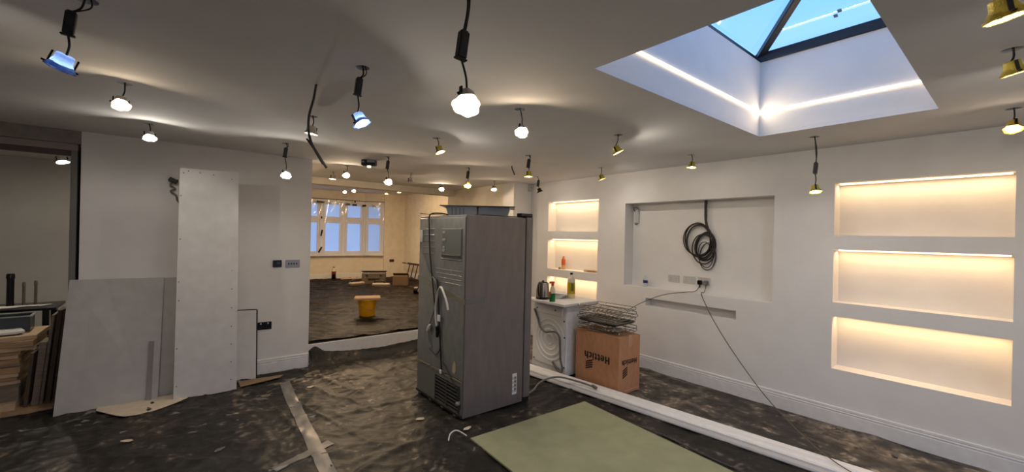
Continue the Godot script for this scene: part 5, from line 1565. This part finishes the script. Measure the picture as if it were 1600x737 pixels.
func front_room():
	# yellow bucket with a board on it
	var b := thing("bucket", "yellow plastic bucket on the raised floor", "bucket", Vector3(2.56, FY + 0.012, -6.98))
	var st := begin()
	lathe(st, [[0.0, 0.0], [0.118, 0.0], [0.122, 0.01], [0.150, 0.27], [0.146, 0.27], [0.118, 0.012], [0.0, 0.012]], 28)
	part("shell", st, mat("bucket_yellow", Color(0.80, 0.58, 0.04), 0.4), b)
	st = begin()
	lathe(st, [[0.150, 0.262], [0.160, 0.262], [0.162, 0.285], [0.146, 0.285], [0.146, 0.27]], 28)
	part("rim", st, mat("bucket_yellow", Color(0.80, 0.58, 0.04), 0.4), b)
	st = begin()
	tube(st, smooth_path([Vector3(-0.16, 0.255, 0), Vector3(-0.12, 0.17, 0.13), Vector3(0.0, 0.12, 0.175), Vector3(0.12, 0.17, 0.13), Vector3(0.16, 0.255, 0)]), 0.0035)
	part("handle", st, mats["cable_grey"], b)
	st = begin()
	slab(st, PackedVector2Array([Vector2(-0.21, -0.15), Vector2(0.20, -0.17), Vector2(0.21, 0.15), Vector2(-0.19, 0.16)]), 0.03, xf(Vector3.ZERO, -90, 0, 0))
	single("wooden_lid", st, mats["timber"], "square wooden board lying on top of the yellow bucket", "board", Vector3(2.56, FY + 0.314, -6.98), deg_to_rad(-18))
	# cola bottle by the bay
	var c := thing("cola_bottle", "dark bottle with a red label standing before the bay window", "bottle", Vector3(3.70, FY + 0.01, -12.85))
	st = begin()
	lathe(st, [[0.0, 0.0], [0.056, 0.0], [0.062, 0.02], [0.060, 0.16], [0.0, 0.16]], 16)
	part("dark_liquid", st, mat("cola_dark", Color(0.05, 0.02, 0.015), 0.15), c)
	st = begin()
	lathe(st, [[0.0, 0.16], [0.062, 0.16], [0.061, 0.24], [0.0, 0.24]], 16)
	part("label_sticker", st, mat("label_red", Color(0.42, 0.08, 0.06), 0.4), c)
	st = begin()
	lathe(st, [[0.060, 0.24], [0.05, 0.28], [0.026, 0.33], [0.02, 0.35], [0.0, 0.35]], 16)
	part("shoulder", st, mat("bottle_shoulder", Color(0.76, 0.72, 0.66), 0.15), c)
	st = begin()
	lathe(st, [[0.024, 0.347], [0.024, 0.375], [0.0, 0.378]], 12)
	part("cap", st, mat("cap_dark", Color(0.12, 0.05, 0.04), 0.4), c)
	# pile of tools and cartons
	var pg := "clutter on the front room floor"
	var tc := thing("tool_case", "grey tool case lying open at the back of the clutter in the front room", "tool case", Vector3(4.30, FY + 0.012, -11.25), deg_to_rad(-24), pg)
	st = begin()
	bbox(st, Vector3(0, 0.16, 0), Vector3(0.62, 0.32, 0.30), 0.02)
	part("body", st, mat("case_grey", Color(0.36, 0.32, 0.28), 0.6), tc)
	st = begin()
	bbox(st, Vector3(0, 0.345, -0.05), Vector3(0.66, 0.03, 0.36), 0.01, xf(Vector3.ZERO, -6, 0, 0))
	part("lid", st, mat("case_dark", Color(0.14, 0.12, 0.11), 0.5), tc)
	st = begin()
	for s in [-1, 1]: bbox(st, Vector3(s * 0.18, 0.25, 0.155), Vector3(0.06, 0.05, 0.015), 0.004)
	bbox(st, Vector3(0, 0.15, 0.153), Vector3(0.3, 0.06, 0.012), 0.004)
	part("latch", st, mat("case_dark", Color(0.14, 0.12, 0.11), 0.5), tc)
	var cb := thing("carton", "squat cardboard carton at the right of the clutter in the front room", "box", Vector3(4.84, FY + 0.012, -10.72), deg_to_rad(-30), pg)
	st = begin()
	bbox(st, Vector3(0, 0.13, 0), Vector3(0.40, 0.26, 0.34), 0.008)
	part("body", st, mat("carton_dull", Color(0.44, 0.36, 0.28), 0.85), cb)
	st = begin()
	for s in [-1, 1]: bbox(st, Vector3(0, 0.265, 0), Vector3(0.40, 0.006, 0.19), 0.0, xf(Vector3(0, 0.05 if s > 0 else 0.0, s * 0.16), -28 * s, 0, 0) * Transform3D(Basis.IDENTITY, Vector3(0, -0.0, 0)))
	part("flap", st, mat("carton_dull", Color(0.44, 0.36, 0.28), 0.85), cb)
	for d in [[3.78, -11.10, 0.42, "low power tool lying at the left of the clutter in the front room", 10.0], [4.22, -10.55, 0.46, "low pale tool lying in front of the clutter in the front room", -32.0]]:
		var t := thing("power_tool", d[3], "tool", Vector3(d[0], FY + 0.012, d[1]), deg_to_rad(d[4]), pg)
		st = begin()
		bbox(st, Vector3(0, 0.055, 0), Vector3(d[2], 0.09, 0.13), 0.03)
		part("body", st, mat("tool_pale", Color(0.52, 0.47, 0.40), 0.5), t)
		st = begin()
		tube(st, smooth_path([Vector3(-d[2] * 0.35, 0.09, 0), Vector3(-d[2] * 0.3, 0.15, 0), Vector3(d[2] * 0.1, 0.155, 0), Vector3(d[2] * 0.18, 0.09, 0)]), 0.02, 8)
		part("handle", st, mat("case_dark", Color(0.14, 0.12, 0.11), 0.5), t)
		st = begin()
		bbox(st, Vector3(0, 0.012, 0.0), Vector3(d[2] * 1.05, 0.022, 0.16), 0.006)
		part("base_plate", st, mat("case_dark", Color(0.14, 0.12, 0.11), 0.5), t)
	# ladder on its side, leaning on the east wall
	var l := thing("ladder", "short ladder lying on its side against the cream wall of the front room", "ladder", Vector3(5.60, FY + 0.02, -10.9))
	for s in [0, 1]:
		st = begin()
		bbox(st, Vector3(0.0 + 0.12 * s, 0.02 + 0.44 * s, 0), Vector3(0.025, 0.06, 2.6), 0.005)
		part("stile", st, mat("ladder_dark", Color(0.24, 0.16, 0.11), 0.5), l)
	for i in 9:
		st = begin()
		tube(st, [Vector3(0.0, 0.03, -1.1 + i * 0.27), Vector3(0.12, 0.45, -1.14 + i * 0.27)], 0.017, 8)
		part("rung", st, mat("ladder_dark", Color(0.24, 0.16, 0.11), 0.5), l)
	st = begin()
	bbox(st, Vector3(0.04, 0.47, -1.36), Vector3(0.05, 0.03, 0.22), 0.006)
	part("hook", st, mat("ladder_dark", Color(0.24, 0.16, 0.11), 0.5), l)
	# round reel
	var r := thing("tape_reel", "black and white reel standing on the floor beside the fridge's left edge", "reel", Vector3(4.43, FY + 0.012, -8.93), deg_to_rad(35))
	st = begin()
	var ax := Transform3D(along(Vector3(0, 0, 1)), Vector3(0, 0.085, 0))
	lathe(st, [[0.03, -0.045], [0.085, -0.045], [0.085, 0.045], [0.03, 0.045], [0.03, -0.045]], 24, ax)
	part("rim", st, mats["film_black"], r)
	st = begin()
	lathe(st, [[0.0, 0.046], [0.05, 0.046], [0.05, 0.06], [0.0, 0.062]], 20, ax)
	part("hub", st, mats["socket_white"], r)
	# things on the wall
	var s := thing("wall_socket", "small brown double socket on the wall right of the bay window", "socket", Vector3(5.06, 0.86, -12.77))
	s.position = Vector3(5.45, 0.78, -12.80)
	st = begin()
	bbox(st, Vector3(0, 0, 0.006), Vector3(0.15, 0.09, 0.012), 0.003)
	part("plate", st, mat("socket_bronze", Color(0.30, 0.20, 0.13), 0.4), s)
	st = begin()
	for q in [-1, 1]: bbox(st, Vector3(q * 0.036, -0.005, 0.013), Vector3(0.03, 0.04, 0.003), 0.0)
	part("insert", st, mat("insert_dark", Color(0.12, 0.08, 0.06), 0.5), s)
	# pale board skirting offcut before the bay
	st = begin()
	slab(st, PackedVector2Array([Vector2(-0.55, -0.1), Vector2(0.25, -0.16), Vector2(0.75, 0.1), Vector2(-0.4, 0.16)]), 0.012, xf(Vector3.ZERO, -90, 0, 0))
	single("floor_board", st, mats["timber_pale"], "pale board lying on the floor sheet before the bay window", "board", Vector3(4.35, FY + 0.045, -12.62))

func floor_things():
	# green board
	var st := begin()
	var ga := Vector3(1.862, 0, -2.762); var gb := Vector3(3.178, 0, -2.722)
	var gd := Vector3(1.735, 0, -0.36); var gc := Vector3(3.00, 0, -0.36)
	slab(st, PackedVector2Array([Vector2(ga.x, -ga.z), Vector2(gb.x, -gb.z), Vector2(gc.x, -gc.z), Vector2(gd.x, -gd.z)]), 0.0125, Transform3D(Basis(Vector3(1, 0, 0), -PI / 2), Vector3(0, 0.034, 0)))
	single("green_plasterboard", st, mats["green_board"], "large pale green plasterboard sheet lying flat on the floor", "board")
	st = begin()
	slab(st, PackedVector2Array([Vector2(1.90, 2.72), Vector2(3.14, 2.68), Vector2(2.98, 0.36), Vector2(1.78, 0.36)]), 0.012, Transform3D(Basis(Vector3(1, 0, 0), -PI / 2), Vector3(0, 0.020, 0)))
	single("plasterboard_offcut", st, mats["raw_board"], "grey board underneath the green plasterboard sheet, only its edge showing", "board")
	# white lengths lying along the floor: three mouldings side by side
	var a0 := Vector3(3.465, 0.0, -4.30); var a1 := Vector3(3.86, 0.0, -0.45)
	var words := ["nearest the green sheet, lowest", "middle one, raised on edge", "farthest, beside the cardboard box"]
	for k in 3:
		var off := -0.215 + k * 0.082
		var d := (a1 - a0).normalized()
		var side := Vector3(-d.z, 0, d.x)
		var c := (a0 + a1) / 2 + side * (0.215 - 0.082 * k) * -1.0 * -1.0
		st = begin()
		var len := (a1 - a0).length()
		var hh: float = [0.018, 0.034, 0.040][k]
		var prof := PackedVector2Array([Vector2(-0.039, 0.0), Vector2(0.039, 0.0), Vector2(0.039, hh), Vector2(0.030, hh), Vector2(0.027, hh - 0.004), Vector2(0.022, hh - 0.004), Vector2(0.019, hh), Vector2(-0.030, hh), Vector2(-0.036, hh - 0.007), Vector2(-0.039, hh - 0.010)])
		slab(st, prof, len + 0.1 * k, Transform3D(Basis(-side, Vector3.UP, (-side).cross(Vector3.UP)), Vector3.ZERO))
		var mm = mats["white_gloss"] if k > 0 else mat("moulding_grey", Color(0.66, 0.66, 0.67), 0.5)
		single("white_moulding", st, mm, "long white moulding lying along the floor, " + words[k], "moulding", Vector3(c.x, 0.022, c.z), 0.0, "white mouldings on the floor")
	# grey cable end from the fridge over the mouldings
	st = begin()
	tube(st, smooth_path([Vector3(2.82, 0.03, -3.20), Vector3(2.98, 0.03, -3.26), Vector3(3.16, 0.065, -3.33), Vector3(3.34, 0.10, -3.26), Vector3(3.44, 0.09, -3.02), Vector3(3.46, 0.085, -2.86)]), 0.010, 8)
	var gc2 := thing("grey_cable", "grey cable looping over the white mouldings next to the washing machine", "cable")
	part("sheath", st, mats["cable_grey"], gc2)
	st = begin()
	lathe(st, [[0.0, -0.03], [0.017, -0.03], [0.019, 0.0], [0.013, 0.03], [0.0, 0.03]], 10, Transform3D(along(Vector3(0, 0.15, -1)), Vector3(3.46, 0.088, -2.84)))
	part("connector", st, mats["hose_grey"], gc2)
	# small white wire loop by the green board
	st = begin()
	tube(st, smooth_path([Vector3(1.72, 0.02, -2.86), Vector3(1.76, 0.05, -2.90), Vector3(1.82, 0.06, -2.90), Vector3(1.87, 0.03, -2.83)]), 0.006)
	single("wire_offcut", st, mats["cable_white"], "short white wire offcut at the corner of the green sheet", "wire")
	# black folded sheet edge under the green board
	st = begin()
	tube(st, smooth_path([Vector3(3.16, 0.012, -2.3), Vector3(3.20, 0.016, -1.9), Vector3(3.17, 0.012, -1.5), Vector3(3.15, 0.016, -1.0), Vector3(3.10, 0.012, -0.5)]), 0.012, 6)
	single("film_roll", st, mat("film_fold_black", Color(0.06, 0.06, 0.06), 0.4), "rolled black film edge along the green sheet's right side", "plastic sheet")
	# scraps on the sheet
	var rng := RandomNumberGenerator.new()
	rng.seed = 31
	var spots := [[0.30, -3.75, "dark curled film scrap on the floor sheet, left of the long tape", true], [1.72, -3.35, "small cream flake on the floor sheet left of the fridge", false], [1.95, -2.95, "white paper scrap at the foot of the fridge corner", false], [-0.25, -4.3, "pale sliver on the floor sheet before the wide plasterboard", false], [4.38, -0.62, "crumpled bluish film scrap on the floor near the right wall", true], [1.15, -4.72, "cream flake beside the far end of the long tape", false]]
	for s in spots:
		st = begin()
		var poly := PackedVector2Array()
		for k in 7:
			var a := TAU * k / 7.0
			poly.append(Vector2(cos(a) * rng.randf_range(0.03, 0.055), sin(a) * rng.randf_range(0.012, 0.025)))
		slab(st, poly, 0.003, xf(Vector3.ZERO, -82, 0, 6))
		var yy: float = main_h(s[0], s[1]) if s[0] < 3.6 else 0.01
		single("floor_scrap", st, mat("scrap_dark", Color(0.30, 0.29, 0.29), 0.4) if s[3] else mats["paper_tan"], s[2], "scrap", Vector3(s[0], yy + 0.006, s[1]), rng.randf_range(-0.6, 0.6), "scraps on the floor sheets")

func small_things():
	# black wire stub on the ceiling near the corner
	var st := begin()
	tube(st, smooth_path([Vector3(3.30, 2.53, -4.10), Vector3(3.305, 2.50, -4.10), Vector3(3.33, 2.44, -4.09), Vector3(3.335, 2.42, -4.085)]), 0.009)
	single("wire_stub", st, mats["cable_black"], "short black wire stub on the ceiling left of the gold lamp by the fridge door", "wire")
